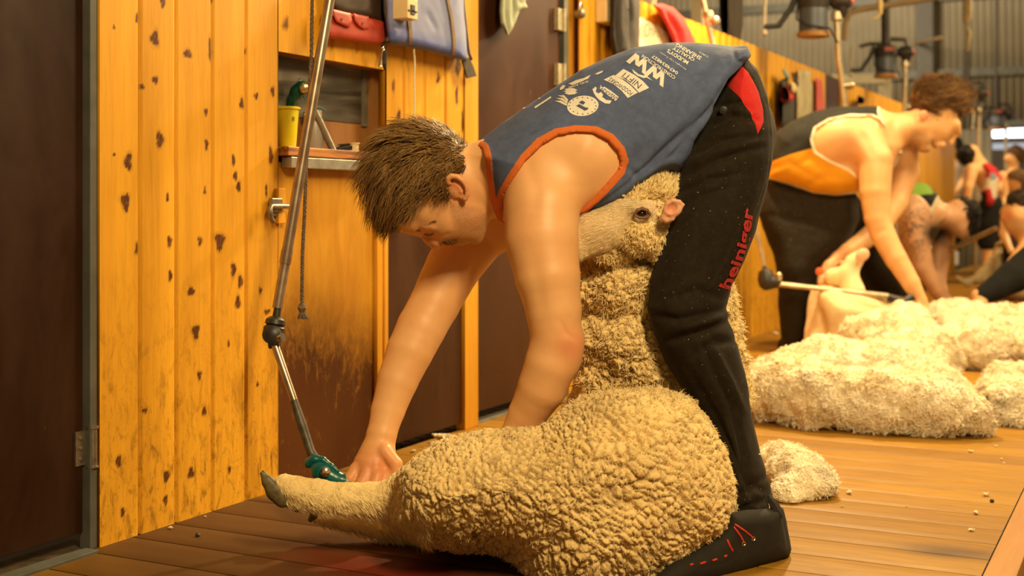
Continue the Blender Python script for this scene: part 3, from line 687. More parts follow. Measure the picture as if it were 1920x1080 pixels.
def singlet_f(p):
    f = t_all(p)-.0015
    f = smin(f, inflate([(1090,400),(1160,372),(1240,325),(1275,314),(1340,205),(1385,125),(1404,108),(1400,92),(1350,110),(1200,300)], 2.72, .05, .02)(p), .03)
    f = smin(f, ell(PC(1392,98,2.80), (.016, .06, .010))(p), .012)
    f = smax(f, -near(armh, 2.84)(p), .002); f = smax(f, -neckh(p), .002)
    f = np.maximum(f, -np.maximum(armf(p), 2.93-p[:, 1])); f = smax(f, waist(p), .003)
    return f
TR = lambda p: np.minimum(np.where(p[:, 1] < 2.86, armh(p), 1), neckh(p))-.0135
def d_s(Vw, N, Vc):
    tr = TR(Vc); return FOLD(Vc)*1.4+np.where(tr < 0, .0016, 0)+fbm(Vw, 16, 2, 5)*.0018, {'trim': tr}
NAVY = cloth('navy_singlet_knit', (.098, .130, .245), (.075, .10, .20), cols=[('trim', (.62, .155, .035))], lint=0)
print('singlet'); lo, hi = np.array([(850-CX)/F*2.9, 2.58, .60]), np.array([(1420-CX)/F*3.05, 3.10, 1.14])
SING = solid('singlet', singlet_f, lo, hi, .0034, NAVY, sh_root, it=2, disp=d_s)
print(len(SING.data.vertices))

# trousers
LEG = [(1340,200),(1362,140),(1396,108),(1418,130),(1437,180),(1449,240),(1448,300),(1437,360),(1418,430),(1395,490),(1372,540),(1364,575),(1370,610),(1386,660),(1402,720),(1411,780),(1426,850),(1443,900),(1450,930),(1462,965),(1468,978),(1440,990),(1385,988),(1350,985),(1348,930),(1335,860),(1312,790),(1290,745),(1250,682),(1226,628),(1213,580),(1221,520),(1238,450),(1257,395),(1270,340),(1285,290),(1312,250)]
HIP = [(1330,215),(1362,140),(1396,106),(1420,132),(1438,182),(1448,240),(1446,300),(1420,350),(1340,360),(1290,300)]
legz = lambda p: np.interp(CY+(CAMH-p[:, 2])*F/p[:, 1], [150, 400, 600, 800, 980], [2.76, 2.71, 2.685, 2.69, 2.655])
trou = U([inflate(LEG, legz, .098, .082), inflate(HIP, 2.86, .19, .10)], .03)
trou = U([trou, chain([J(1365,250,2.99,88),J(1320,400,3.03,80),J(1280,545,3.05,64),J(1310,640,3.07,58),J(1350,800,3.10,50),J(1375,925,3.12,44)],.04)], .03)
hemcut = poly2([(1475,972),(1455,985),(1446,993),(1445,935),(1441,931),(1440,990),(1382,986),(1300,984),(1300,1100),(1600,1100),(1600,960)])
def trou_f(p):
    f = trou(p); f = np.maximum(f, -np.where(p[:, 1] < 2.9, hemcut(p), 1)); return np.maximum(f, .085-p[:, 2]) if False else f
W_ = creases([([(1300,290),(1350,262),(1420,255)],.004,6),([(1285,330),(1340,300),(1430,275)],.005,6),([(1275,360),(1330,335),(1400,325)],.004,6),([(1330,235),(1370,215),(1420,225)],.004,6),([(1345,200),(1380,190),(1410,205)],.003,5),
    ([(1270,400),(1320,365),(1380,350)],.003,7),([(1290,310),(1350,282),(1425,265)],-.003,7),([(1362,580),(1320,590),(1270,600),(1225,590)],.006,8),([(1368,600),(1330,618),(1290,630),(1240,640)],.006,8),([(1358,560),(1310,545),(1260,560)],.004,9),([(1375,640),(1340,640),(1300,670)],.005,8),
    ([(1360,590),(1320,603),(1275,615)],-.005,7),([(1310,625),(1340,700),(1375,760),(1395,850),(1410,930)],.005,6),([(1330,640),(1360,700),(1395,770)],-.004,8),([(1290,690),(1340,780),(1370,860)],.003,9),([(1350,800),(1400,900),(1440,925)],.004,8),
    ([(1380,930),(1410,915),(1440,890)],.004,7),([(1385,960),(1415,945),(1440,935)],.004,7),([(1330,430),(1310,500),(1290,560)],.003,8),([(1405,380),(1360,480),(1330,540),(1310,625)],.002,4)], 2.86)
RED = poly2([(1390,122),(1404,134),(1424,172),(1433,205),(1434,226),(1422,252),(1416,228),(1402,200),(1383,178),(1360,158)])
BAND = poly2([(1396,105),(1424,150),(1440,200),(1446,260),(1440,330),(1425,380),(1405,440),(1372,540),(1390,560),(1460,420),(1500,200),(1420,100)])
W1_ = W_; W_ = lambda Vc: W1_(Vc)*2.1
def d_t(Vw, N, Vc):
    r = np.where(Vc[:, 1] < 2.9, RED(Vc), 1.); b = BAND(Vc)
    return W_(Vc)+fbm(Vw, 12, 3, 8)*.002+np.where(np.abs(b) < .0016, -.0015, 0)-np.where(np.abs(r) < .0015, .001, 0), {'redp': r, 'band': b}
TROU = cloth('black_work_trousers', (.020, .0135, .0065), (.012, .008, .004), 300, .85, cols=[('band', (.034, .025, .014)), ('redp', (.56, .025, .022))], lint=1)
print('trousers'); lo, hi = np.array([(1195-CX)/F*2.7, 2.55, .03]), np.array([(1500-CX)/F*3.1, 3.2, 1.12])
TRO = solid('trousers', trou_f, lo, hi, .0042, TROU, sh_root, it=2, disp=d_t)
# cuff strap over the heel, belt loop
m = MB(); bt_t = bvh(TRO)
m.tube([PW(1441,930,2.60), PW(1452,948,2.585), PW(1464,968,2.58)], [.004, .010, .010], 6); m.build('cuff_strap', plain('cuff_cloth', (.02, .015, .01), (.012, .009, .006), 80, .85), sh_root, True)
m = MB(); q = hit(bt_t, 1358, 208, .003)[0]
if q is not None: m.lathe(q, CAMP-q, [(-.004, .010), (.002, .009), (.003, .005)], 8); m.build('trouser_button', plain('black_plastic', (.012, .011, .01), (.02, .018, .015), 10, .4), sh_root, True)

# moccasin boots
SHOE = [(1370,962),(1400,955),(1468,952),(1475,975),(1484,1030),(1480,1044),(1440,1060),(1380,1080),(1300,1106),(1235,1124),(1205,1118),(1215,1090),(1262,1055),(1305,1030),(1345,1005),(1362,985)]
xz = lambda p: 2.615+(CX+p[:, 0]*F/p[:, 1]-1470)*.00078
shoe = inflate(SHOE, xz, .052, .036)
shoe_f = lambda p: np.maximum(shoe(p), .0-p[:, 2])
SHOEM = plain('black_felt_boot', (.014, .010, .005), (.008, .0055, .003), 30, .9, bump=.3)
lo, hi = np.array([(1190-CX)/F*2.3, 2.30, -.01]), np.array([(1500-CX)/F*2.7, 2.72, .17])
SHO = solid('boot', shoe_f, lo, hi, .0032, SHOEM, sh_root, it=2, disp=lambda Vw, N, Vc: creases([([(1380,1000),(1392,1040),(1380,1070)],.002,3),([(1310,1068),(1370,1052),(1382,1040)],.0015,3),([(1290,1040),(1296,1062)],.002,6),([(1320,1030),(1326,1055)],.002,6),([(1350,1020),(1356,1045)],.002,6),([(1466,960),(1474,1000),(1478,1030)],.002,3)], 3)(Vc)+fbm(Vw, 25, 2)*.001)
bt_s = bvh(SHO); RLACE = plain('red_lace', (.62, .045, .02), (.5, .03, .015), 200, .6)
for L in ([(1378,983),(1398,997),(1411,1008)], [(1376,988),(1388,1005),(1394,1017)], [(1363,1012),(1368,1024),(1373,1033)], [(1357,1044),(1362,1041)], [(1335,1051),(1343,1048)], [(1312,1057),(1322,1054)], [(1293,1060),(1299,1058)]):
    m = MB(); tip_strip(m, bt_s, L, .0019, .0012)
    if m.v: m.build('bootlace', RLACE, SHO, True)
for x, y in ((1412,1010), (1394,1019)):
    q, n = hit(bt_s, x, y, .001)
    if q is not None:
        m = MB(); u, v = orth(n); m.tube([q+(u*math.cos(a)+v*math.sin(a))*.0038 for a in np.linspace(0, 6.28, 15)], .001, 6); m.build('eyelet', CHROME, SHO, True)
farshoe = chain([J(1385,950,3.10,30),J(1330,965,3.06,26),J(1270,980,2.98,22)],.02,1.2)
solid('boot', lambda p: np.maximum(farshoe(p), -p[:, 2]), np.array([(1220-CX)/F*2.9, 2.85, -.01]), np.array([(1450-CX)/F*3.2, 3.25, .2]), .008, SHOEM, sh_root)

# hair: close cap plus combed strands
HAIRM = hairmat('brown_hair', [(0, (.085, .040, .011)), (.5, (.25, .135, .042)), (1, (.56, .35, .14))])
cran = E(810,335,2.80,92,82,81,-57)
HL = poly2([(893,300),(880,318),(862,325),(850,322),(838,328),(833,345),(838,362),(845,378),(832,366),(822,352),(800,358),(775,378),(752,398),(728,418),(640,430),(620,150),(880,150),(925,260)])
cap_f = lambda p: smax(U([cran, E(800,330,2.80,96,84,78,-45)], .02)(p)-.006, HL(p), .004)
lo, hi = np.array([(660-CX)/F*2.8, 2.66, .68]), np.array([(930-CX)/F*2.8, 2.95, .92])
CAP = solid('hair', cap_f, lo, hi, .004, HAIRM, sh_root, it=2, disp=lambda Vw, N, Vc: (fbm(Vw*np.array([1, 1, 1]), 50, 3)*.003, {'tone': np.clip(.3+fbm(Vw, 60, 2)*.2, 0, 1)}))
V, Q = meshVQ(CAP); V = V+np.array(world_loc(sh_root)) if False else V
nr = normals(V, Q)
def flow_px(dx, dy, cen=None, sw=.0):
    base = np.array(C2W(np.array([dx, 0, -dy]))-C2W(np.zeros(3)))
    def f(p):
        d = np.repeat(base[None], len(p), 0)+np.stack([vnoise(p, 38, 1), vnoise(p, 38, 2), vnoise(p, 38, 3)], 1)*.35
        if cen is not None: d = d+(p-cen)*sw
        return d/np.linalg.norm(d, axis=1, keepdims=True)
    return f
crown = np.array(PW(835, 262, 2.80))
P, N = sample(V, Q, lambda c: c[:, 2] > .0, 9000)
Pc = W2C(P); x, y = pix(Pc)
def flow_head(p):
    c = W2C(p); x_, y_ = pix(c)
    # combed forward from the crown over the top, down and forward at the sides
    d = np.stack([-.80+0*x_, (c[:, 1]-2.80)*4.0, -(.25+.75*np.clip((820-x_)/120, 0, 1))+0*x_], 1)
    top = (y_ < 268); d[:, 2] = np.where(top, d[:, 2]*.2, d[:, 2])
    d = C2W(d)-C2W(np.zeros(3)); d = d+np.stack([vnoise(p, 45, 1), vnoise(p, 45, 2), vnoise(p, 45, 3)], 1)*.45+np.stack([vnoise(p, 14, 4), vnoise(p, 14, 5), vnoise(p, 14, 6)], 1)*.5
    return d/np.linalg.norm(d, axis=1, keepdims=True)
back = np.clip((x-780)/100, 0, 1)*.75
Lh = .052*(1-back)+.026*np.clip((770-x)/60, 0, 1); cl = np.clip(.35+.3*vnoise(P, 60, 7)+.35*(RNG.random(len(P))-.3), 0, 1)
strands('hair', P, N, flow_head, Lh, .0011, HAIRM, sh_root, lift=.42, curl=.25, seg_n=6, droop=.25, cl=cl)
EYEB = hairmat('dark_brows', [(0, (.17, .08, .03)), (1, (.34, .17, .065))])
bt_b = bvh(SB)
def browstrands(name, pts, n, L, d, parent, r=.0006):
    R_ = []; Nn = []
    for k in range(n):
        t = random.random()*(len(pts)-1); i = int(t); a, b = pts[i], pts[i+1]; f_ = t-i
        q, nn = hit(bt_b, a[0]+(b[0]-a[0])*f_+random.uniform(-1, 1)*pts[0][2], a[1]+(b[1]-a[1])*f_+random.uniform(-1, 1)*pts[0][2], 0)
        if q is not None: R_.append(q); Nn.append(nn)
    if R_: return strands(name, np.array(R_), np.array(Nn), flow_px(*d), L, r, EYEB, parent, lift=.15, seg_n=3)
browstrands('eyebrow', [(779,436,2.5),(790,427,2),(804,420,2),(812,417,2)], 90, .009, (.7, -.5), sh_root)
browstrands('moustache', [(830,455,2.5),(840,454,2.5),(852,451,2)], 120, .009, (.6, .5), sh_root)
browstrands('eyelashes', [(797,438,.8),(806,440,.8),(813,437,.8)], 50, .006, (-.5, .8), sh_root, .0005)
# ------------------------------------------------------------------ the ewe held by the shearer
def woolmat(name, a, b, tipc, fibre=300, bump=.5, bd=.002, rough=.92):
    t = NT(name); v = t.mapped(); f = t.noise(v, 10, 4, .6); c = t.ramp(f, [(.3, a), (.7, b)])
    f2 = t.noise(v, fibre, 4, .7, .6); c = t.mix(t.math('MULTIPLY', t.ramp(f2, [(.4, (0,)*3), (.7, (1,)*3)]), .35), c, tipc)
    c = t.mix(t.math('MULTIPLY', t.attr('dirt'), .8), c, tipc)
    c = t.mix(t.attr('stain_shade'), c, (.27, .155, .06))  # stains, and on fleece also shade painted into the colour
    vo = t.n('ShaderNodeTexVoronoi'); vo.inputs['Scale'].default_value = 165; ds_ = t.n('ShaderNodeVectorMath', operation='ADD'); nn = t.n('ShaderNodeTexNoise'); nn.inputs['Scale'].default_value = 60; t.l(v, nn.inputs['Vector'])
    sc_ = t.n('ShaderNodeVectorMath', operation='SCALE'); t.l(nn.outputs['Color'], sc_.inputs[0]); sc_.inputs['Scale'].default_value = .02; t.l(v, ds_.inputs[0]); t.l(sc_.outputs[0], ds_.inputs[1]); t.l(ds_.outputs[0], vo.inputs['Vector'])
    f2 = t.math('SUBTRACT', t.math('MULTIPLY', f2, .8), t.math('MULTIPLY', vo.outputs['Distance'], 1.1)); bump = min(bump*1.3, 1)
    return t.out(c, rough, 0, f2, bump, bd, Sheen_Weight=.15, Sheen_Roughness=.6, Subsurface_Weight=.1, Subsurface_Radius=(.02, .014, .008), Subsurface_Scale=.3, Specular_IOR_Level=.15)
WOOL = woolmat('greasy_fleece', (.96, .75, .36), (.86, .63, .26), (.58, .40, .15))
def clumps(ang, sx, sz, A, s=0, warp=.012):
    """closed-fleece surface: rounded locks parted by cracks, stretched along a direction in the picture plane"""
    co, si = math.cos(math.radians(ang)), math.sin(math.radians(ang))
    def f(Vw, Vc):
        w_ = np.stack([vnoise(Vw, 28, s+1), vnoise(Vw, 28, s+2), vnoise(Vw, 28, s+3)], 1)*warp+np.stack([vnoise(Vw, 9, s+4), vnoise(Vw, 9, s+5), vnoise(Vw, 9, s+6)], 1)*warp*2.2
        q = Vc+w_; q = np.stack([(q[:, 0]*co+q[:, 2]*si)*sx, q[:, 1]*sz, (-q[:, 0]*si+q[:, 2]*co)*sz], 1)
        f1, f2, cid = worley(q, 1.0, s); e = np.clip((f2-f1)/.24, 0, 1); e = e*e*(3-2*e)
        return A*(e-1)*1.0+A*.45*(1-f1**2)+A*.5*(cid-.5), 1-e, cid
    return f
ewe = empty('sheep', PW(1120, 1062, 2.56), 'woolly cream sheep sitting between the front shearer\'s legs with one hind leg stretched out', 'sheep')
RUMP = [(745,900),(757,878),(790,855),(840,833),(900,815),(960,806),(1010,802),(1042,780),(1085,752),(1160,728),(1235,722),(1290,742),(1332,790),(1362,850),(1376,900),(1381,950),(1370,1000),(1325,1042),(1280,1078),(1230,1125),(1120,1160),(1010,1140),(975,1060),(935,1040),(900,1030),(850,1030),(790,1015),(740,975)]
NECKW = [(1095,500),(1092,450),(1100,425),(1150,385),(1230,360),(1262,372),(1262,420),(1275,470),(1330,500),(1376,530),(1386,580),(1390,640),(1404,700),(1412,750),(1400,820),(1350,860),(1150,860),(1060,800),(1055,760),(1085,700),(1090,640),(1088,560)]
rumpz = lambda p: 2.555+np.clip((CX+p[:, 0]*F/p[:, 1]-1000)/1000, -.2, .4)*.12
fl_rump = inflate(RUMP, rumpz, .21, .15)
fl_neck = inflate(NECKW, lambda p: 2.86, .135, .10)
folds = U([chain([J(1105,470,2.80,34),J(1170,455,2.77,46),J(1235,440,2.78,38)],.01), chain([J(1110,545,2.78,42),J(1165,545,2.745,52),J(1235,525,2.76,46)],.01),
    chain([J(1105,640,2.77,46),J(1170,650,2.735,58),J(1260,640,2.78,50)],.01), chain([J(1120,715,2.76,40),J(1200,700,2.73,46),J(1280,720,2.76,40)],.01)], .012)
cheek = U([E(1205,445,2.68,46,34,36,0), E(1150,470,2.71,40,30,30,0), E(1250,410,2.69,24,30,26,0), E(1238,455,2.69,28,44,30,0)], .012)
thigh = chain([J(900,905,2.56,70),J(830,925,2.58,58),J(775,935,2.60,44),J(735,938,2.605,35),J(690,938,2.61,30),J(650,936,2.61,28),J(600,930,2.61,27),J(565,924,2.61,24)],.015)
fetl = U([chain([J(575,926,2.61,25),J(548,920,2.61,27),J(528,912,2.61,22)],.01), E(560,938,2.61,22,16,18,-20)], .01)
leg2 = chain([J(900,975,2.70,52),J(800,985,2.72,36),J(720,984,2.73,26),J(650,974,2.735,20),J(600,966,2.735,17)],.01)
def sheep_f(p):
    f = U([fl_rump, thigh], .05)(p); f = smin(f, fetl(p), .015); f = smin(f, leg2(p), .02)
    f2 = smin(fl_neck(p), folds(p), .02); f = smin(f, f2, .012)
    return np.maximum(f, .004-p[:, 2])
fc1 = clumps(-50, 34, 80, .0095, 1); fc2 = clumps(10, 50, 70, .0075, 5); fcs = clumps(-30, 95, 130, .0026, 9)
def d_w(Vw, N, Vc):
    x, y = pix(Vc)
    d1, c1, i1 = fc1(Vw, Vc); d2, c2, i2 = fc2(Vw, Vc); d3, c3, i3 = fcs(Vw, Vc)
    up = np.clip((745-y+.12*(x-1200))/30, 0, 1)
    up = np.where(Vc[:, 1] > 2.72, np.clip((800-y)/40, 0, 1), up)
    legm = np.clip((x-700)/110, 0, 1)                      # short hair on the stretched legs
    und = np.clip((y-960)/60, 0, 1)*np.clip((1000-x)/80, 0, 1)  # underside mask for painted shade
    d = (d1*(1-up)+d2*up); c = c1*(1-up)+c2*up; i = i1*(1-up)+i2*up
    big = fbm(Vw, 11, 3, 31)*.007+creases([([(1010,960),(1040,1000),(1100,1030)],.01,14),([(905,860),(950,900),(965,960)],.009,12),([(1060,770),(1150,738),(1240,724),(1290,745)],.006,8)], 2.7)(Vc)
    r = (d+d3*.6)*legm+big*legm+(1-legm)*(fbm(Vw, 70, 3, 77)*.0022)
    # belly and neck wool hang in rougher locks
    r = r+up*fbm(Vw*np.array([1, 1, 1.6]), 26, 3, 41)*.009
    tip = np.clip(.25+i*.5+fbm(Vw, 20, 3, 51)*.35, 0, 1)*legm
    st = np.clip(c*(.75+.25*up)*legm, 0, 1)*np.clip(.65+fbm(Vw, 13, 2, 61), 0, 1)+und*.45*legm+blob(Vc, 545, 936, 18, 14)*.5+blob(Vc,1012,880,30,14)*.25  # shade painted into cracks and underside, plus a few patches
    st = np.maximum(st, blob(Vc, 1110, 770, 30, 25)*.3)
    return N*r[:, None]+np.array([0, 0, -1])*0, {'dirt': tip*.4, 'stain_shade': np.clip(st, 0, 1)}
def d_w2(Vw, N, Vc): r, a = d_w(Vw, N, Vc); return r, a
print('sheep'); lo, hi = np.array([(485-CX)/F*2.62, 2.30, -.004]), np.array([(1430-CX)/F*3.0, 3.02, .79])
V, Q = iso(sheep_f, lo, hi, .0031); V = relax(V, Q, 2); Vw = C2W(V); N = normals(Vw, Q); r, at = d_w(Vw, N, V); Vw = Vw+r; Vw[:, 2] = np.maximum(Vw[:, 2], .0005)
EWE = np_mesh('fleece', Vw, Q, WOOL, ewe, True, at); print(len(V))
# fine crimped lock ends standing off the fleece
WTIP = hairmat('fleece_fibres', [(0, (.66, .47, .19)), (.5, (.90, .70, .34)), (1, (.97, .85, .52))], .9)
Vn, Qn = meshVQ(EWE)
def vis_mask(zlim=None):
    return lambda c: (lambda k: (pix(k)[0] > 520))(W2C(c))
P, N = sample(Vn, Qn, lambda c: W2C(c)[:, 1] < rumpz(W2C(c))+.12, 26000)
Pc = W2C(P); x, y = pix(Pc); nz = lambda p: (lambda d: d/np.linalg.norm(d, axis=1, keepdims=True))(np.stack([vnoise(p, 90, 21), vnoise(p, 90, 22), vnoise(p, 90, 23)-.35], 1)+1e-3)
legs_ = x < 770
strands('fleece_locks', P[~legs_]-N[~legs_]*.001, N[~legs_], nz, .0065, .0011, WTIP, ewe, lift=1.0, curl=.5, seg_n=3, cl=np.clip(RNG.random((~legs_).sum())*.9, 0, 1))
P, N = sample(Vn, Qn, lambda c: (lambda k: (pix(k)[0] < 800) & (pix(k)[0] > 530))(W2C(c)), 9000)
x, y = pix(W2C(P))
strands('leg_hair', P, N, flow_px(.9, .75), .013*np.clip(.55+(y-930)/70, .45, 1.6), .0007, WTIP, ewe, lift=.35, curl=.15, seg_n=3, droop=.2, cl=np.clip(.45+.5*RNG.random(len(P)), 0, 1))
P, N = sample(Vn, Qn, lambda c: (lambda k: (pix(k)[1] < 760) & (pix(k)[0] > 1060) & (k[:, 1] < 2.86))(W2C(c)), 12000)
strands('neck_locks', P-N*.001, N, nz, .014, .0013, WTIP, ewe, lift=.8, curl=.6, seg_n=4, droop=.3, cl=np.clip(.2+.7*RNG.random(len(P)), 0, 1))
# hoof (two claws) and dew claw
HOOF = plain('muddy_hoof', (.16, .125, .05), (.07, .055, .022), 40, .5, bump=.4)
for k, (dz, o_) in enumerate(((-.014, 0), (.012, 3))):
    hf = chain([J(490+o_,887-o_,2.61+dz,3.5),J(502,903,2.61+dz,11),J(516,921,2.61+dz,17),J(530,935,2.61+dz,17)],.005,.75)
    f = lambda p, g=hf: g(p)
    solid('hoof', f, PC(478, 965, 2.56)*np.array([1, 1, 1])-np.array([.0, .02, .0]), PC(560, 870, 2.68), .003, HOOF, ewe)
dc = chain([J(562,948,2.60,8),J(556,957,2.60,4)],.003); solid('dew_claw', dc, PC(540, 975, 2.56), PC(580, 930, 2.64), .002, HOOF, ewe)
dc = chain([J(588,966,2.72,9),J(582,974,2.72,5)],.003); solid('dew_claw', dc, PC(560, 1000, 2.68), PC(610, 940, 2.77), .002, HOOF, ewe)

# head: long pale face turned left, eye, ear, wool cap
FACEM = woolmat('sheep_face_hair', (.72, .55, .36), (.62, .44, .26), (.42, .28, .15), 380, .25, .001)
face = U([chain([J(1225,395,2.725,42),J(1170,412,2.71,44),J(1120,436,2.7,38),J(1070,462,2.695,30),J(1045,476,2.695,25)],.02,1.0), E(1200,402,2.677,30,24,24,0), E(1150,430,2.685,44,30,30,18)], .02)
face = U([face, ell(PC(1204,394,2.651), (.024, .014, .013), 0)], .01)
face = (lambda g: lambda p: smax(g(p), -ell(PC(1203,400,2.633), (.0125, .016, .0085), math.radians(-8))(p), .003))(face)
lo, hi = np.array([(1015-CX)/F*2.725, 2.585, .60]), np.array([(1275-CX)/F*2.725, 2.825, .77])
FACE = solid('head', face, lo, hi, .003, FACEM, ewe, it=2, disp=lambda Vw, N, Vc: (fbm(Vw, 40, 3)*.0015, {'dirt': np.clip(blob(Vc,1175,425,26,10)*.5+blob(Vc,1185,392,18,6)*.6, 0, 1), 'stain_shade': np.clip(blob(Vc,1183,403,9,3.5)*.9+blob(Vc,1223,402,7,4)*.4, 0, 1)}))
Vf, Qf = meshVQ(FACE); P, N = sample(Vf, Qf, lambda c: W2C(c)[:, 1] < 2.725, 7000); x, y = pix(W2C(P)); ok = ((x-1203)/15)**2+((y-400)/10)**2 > 1
strands('face_hair', P[ok], N[ok], flow_px(-.9, .45), .008, .0005, WTIP, ewe, lift=.3, curl=.1, seg_n=3, cl=np.clip(.4+.6*RNG.random(ok.sum()), 0, 1))
def eyemat():
    t = NT('sheep_eye'); t.b.inputs['Coat Weight'].default_value = 1.0; t.b.inputs['Coat Roughness'].default_value = .03; return t.out((.012, .007, .004), .12)
EYEM = eyemat()
eo = solid('eye', ell(PC(1203,400,2.647), (.0105, .009, .0085)), PC(1185, 418, 2.625), PC(1222, 382, 2.665), .0012, EYEM, ewe)
lid = U([chain([J(1189,402,2.639,2.525),J(1196,394,2.634,3),J(1204,391,2.633,3.2),J(1213,394,2.635,3),J(1219,402,2.639,2.525)],.002), chain([J(1189,403,2.64,2.2),J(1198,408,2.636,2.4),J(1208,409,2.636,2.4),J(1218,404,2.639,2.2)],.002)], .001)
solid('eyelid', lid, PC(1180, 420, 2.615), PC(1228, 380, 2.66), .0014, plain('eyelid_skin', (.20, .10, .06), (.10, .045, .025)), ewe)
EARM = skin('sheep_ear', (.80, .46, .29), (.74, .40, .24))
earS = U([ell(PC(1262,390,2.612), (.021, .008, .018), math.radians(35)), chain([J(1246,408,2.620,8),J(1252,382,2.612,5),J(1262,376,2.608,4),J(1274,378,2.607,3.2),J(1281,384,2.609,2.525),J(1274,394,2.612,3.2),J(1260,409,2.616,5),J(1250,412,2.620,7)],.003)], .003)
earS2 = (lambda g: lambda p: smax(g(p), -ell(PC(1260,391,2.603), (.013, .009, .010), math.radians(35))(p), .003))(earS)
solid('ear', earS2, PC(1232, 428, 2.570), PC(1292, 362, 2.660), .0018, EARM, ewe, disp=lambda Vw, N, Vc: (fbm(Vw, 80, 2)*.0005, {'red': blob(Vc, 1258, 392, 14)}))
# wool cap on the poll
capw = U([E(1235,352,2.725,38,30,44,-15), E(1205,362,2.715,44,24,40,18), E(1250,372,2.725,22,30,36,0), E(1262,345,2.745,18,20,30,0)], .02)
capm = clumps(60, 60, 110, .004, 12)
cw_ = solid('wool_cap', capw, PC(1130, 420, 2.605), PC(1300, 290, 2.845), .003, WOOL, ewe, disp=lambda Vw, N, Vc: (lambda a: (a[0]+fbm(Vw, 40, 2)*.004, {'dirt': a[2]*.4, 'stain_shade': a[1]*.2}))(capm(Vw, Vc)))  # cracks of the cap carry painted shade too
Vf, Qf = meshVQ(cw_); P, N = sample(Vf, Qf, lambda c: W2C(c)[:, 1] < 2.785, 5000); strands('wool_cap', P-N*.001, N, flow_px(.5, -.9), .014, .0012, WTIP, ewe, lift=.5, curl=.4, seg_n=4, cl=np.clip(.3+.6*RNG.random(len(P)), 0, 1))
# cheek wool
cf = clumps(-20, 70, 100, .006, 15)
ck = solid('cheek_wool', cheek, PC(1090, 540, 2.585), PC(1300, 350, 2.785), .0032, WOOL, ewe, disp=lambda Vw, N, Vc: (lambda a: (a[0]+fbm(Vw, 35, 3, 3)*.006, {'dirt': a[2]*.5, 'stain_shade': a[1]*.3}))(cf(Vw, Vc)))  # cheek cracks darkened as painted shade
Vf, Qf = meshVQ(ck); P, N = sample(Vf, Qf, lambda c: W2C(c)[:, 1] < 2.725, 4000); strands('cheek_wool', P-N*.001, N, nz, .012, .0012, WTIP, ewe, lift=.8, curl=.6, seg_n=4, cl=np.clip(.2+.7*RNG.random(len(P)), 0, 1))

# ------------------------------------------------------------------ shearing handpiece on its jointed drive tube, as held by the front shearer
TEAL = plain('teal_enamel', (.0, .12, .12), (.0, .085, .09), 8, .3)
BLKP = plain('black_rubber_joint', (.014, .012, .011), (.03, .026, .022), 30, .45)
BRASSY = plain('worn_drive_tube', (.42, .33, .24), (.28, .20, .14), 20, .32, .75)
LEATH = plain('taped_flex', (.10, .085, .065), (.05, .042, .03), 60, .5, .3)
dt = empty('shearing_handpiece', PW(600, 885, 2.80), 'teal shearing handpiece on a jointed steel drive tube in the front shearer\'s far hand', 'shears')
TP = [PW(628, -60, 3.02), PW(578, 260, 2.97), PW(536, 485, 2.93), PW(519, 590, 2.91)]
m = MB(); m.tube([TP[0], TP[2]], .0125, 16); m.lathe(TP[2], TP[0]-TP[2], [(-.012, .0135), (.02, .0135)], 16); m.build('upper_drive_tube', BRASSY, dt, True)
m = MB(); m.tube([TP[2], PW(520, 578, 2.912)], .0118, 16); m.build('inner_drive_tube', BRASSY, dt, True)
jc = PW(513, 620, 2.90); m = MB(); dv = (TP[3]-TP[2]).normalized()
m.lathe(PW(521, 575, 2.912), dv, [(0, .008), (.022, .009), (.024, .014), (.03, .022), (.04, .0235), (.043, .019), (.048, .0245), (.058, .0245), (.06, .020), (.066, .023), (.075, .021), (.082, .012)], 20); m.build('elbow_joint', BLKP, dt, True)
m = MB(); m.lathe(PW(512, 628, 2.895), (.3, -.6, .1), [(-.012, .021), (.02, .021), (.023, .016), (.027, .008)], 18); m.tube([PW(505, 640, 2.89), PW(525, 640, 2.89)], .017, 14); m.build('joint_cap', BLKP, dt, True)
m = MB(); m.tube([PW(512, 636, 2.885), PW(530, 632, 2.875)], .010, 12); m.build('joint_ring', CHROME, dt, True)
m = MB(); m.tube([PW(516, 648, 2.885), PW(553, 755, 2.85)], [.0095, .0085], 14); m.build('lower_drive_tube', BRASSY, dt, True)
m = MB(); m.tube([PW(551, 750, 2.85), PW(566, 796, 2.84), PW(582, 845, 2.825), PW(590, 862, 2.82)], [.0085, .011, .010, .013], 14); m.build('flexible_sleeve', LEATH, dt, True)
hp = U([ell(PC(608,888,2.79), (.030, .022, .020), math.radians(-40)), chain([J(590,868,2.805,15),J(606,884,2.79,19),J(628,898,2.785,15),J(650,904,2.785,12),J(700,906,2.80,13)],.01)], .01)
solid('handpiece_body', hp, PC(570, 940, 2.72), PC(730, 840, 2.88), .0028, TEAL, dt)
fl_ = chain([J(580,868,2.80,10),J(590,860,2.795,9),J(606,862,2.79,6),J(622,873,2.785,4),J(634,884,2.78,3)],.004,1.4); solid('handpiece_hood', fl_, PC(560, 900, 2.72), PC(650, 840, 2.88), .0028, TEAL, dt)
m = MB(); c = PW(610, 884, 2.762); m.lathe(c, CAMP-c, [(-.012, .011), (.004, .011), (.006, .008), (.008, .002)], 16); m.build('tension_nut', CHROME, dt, True)
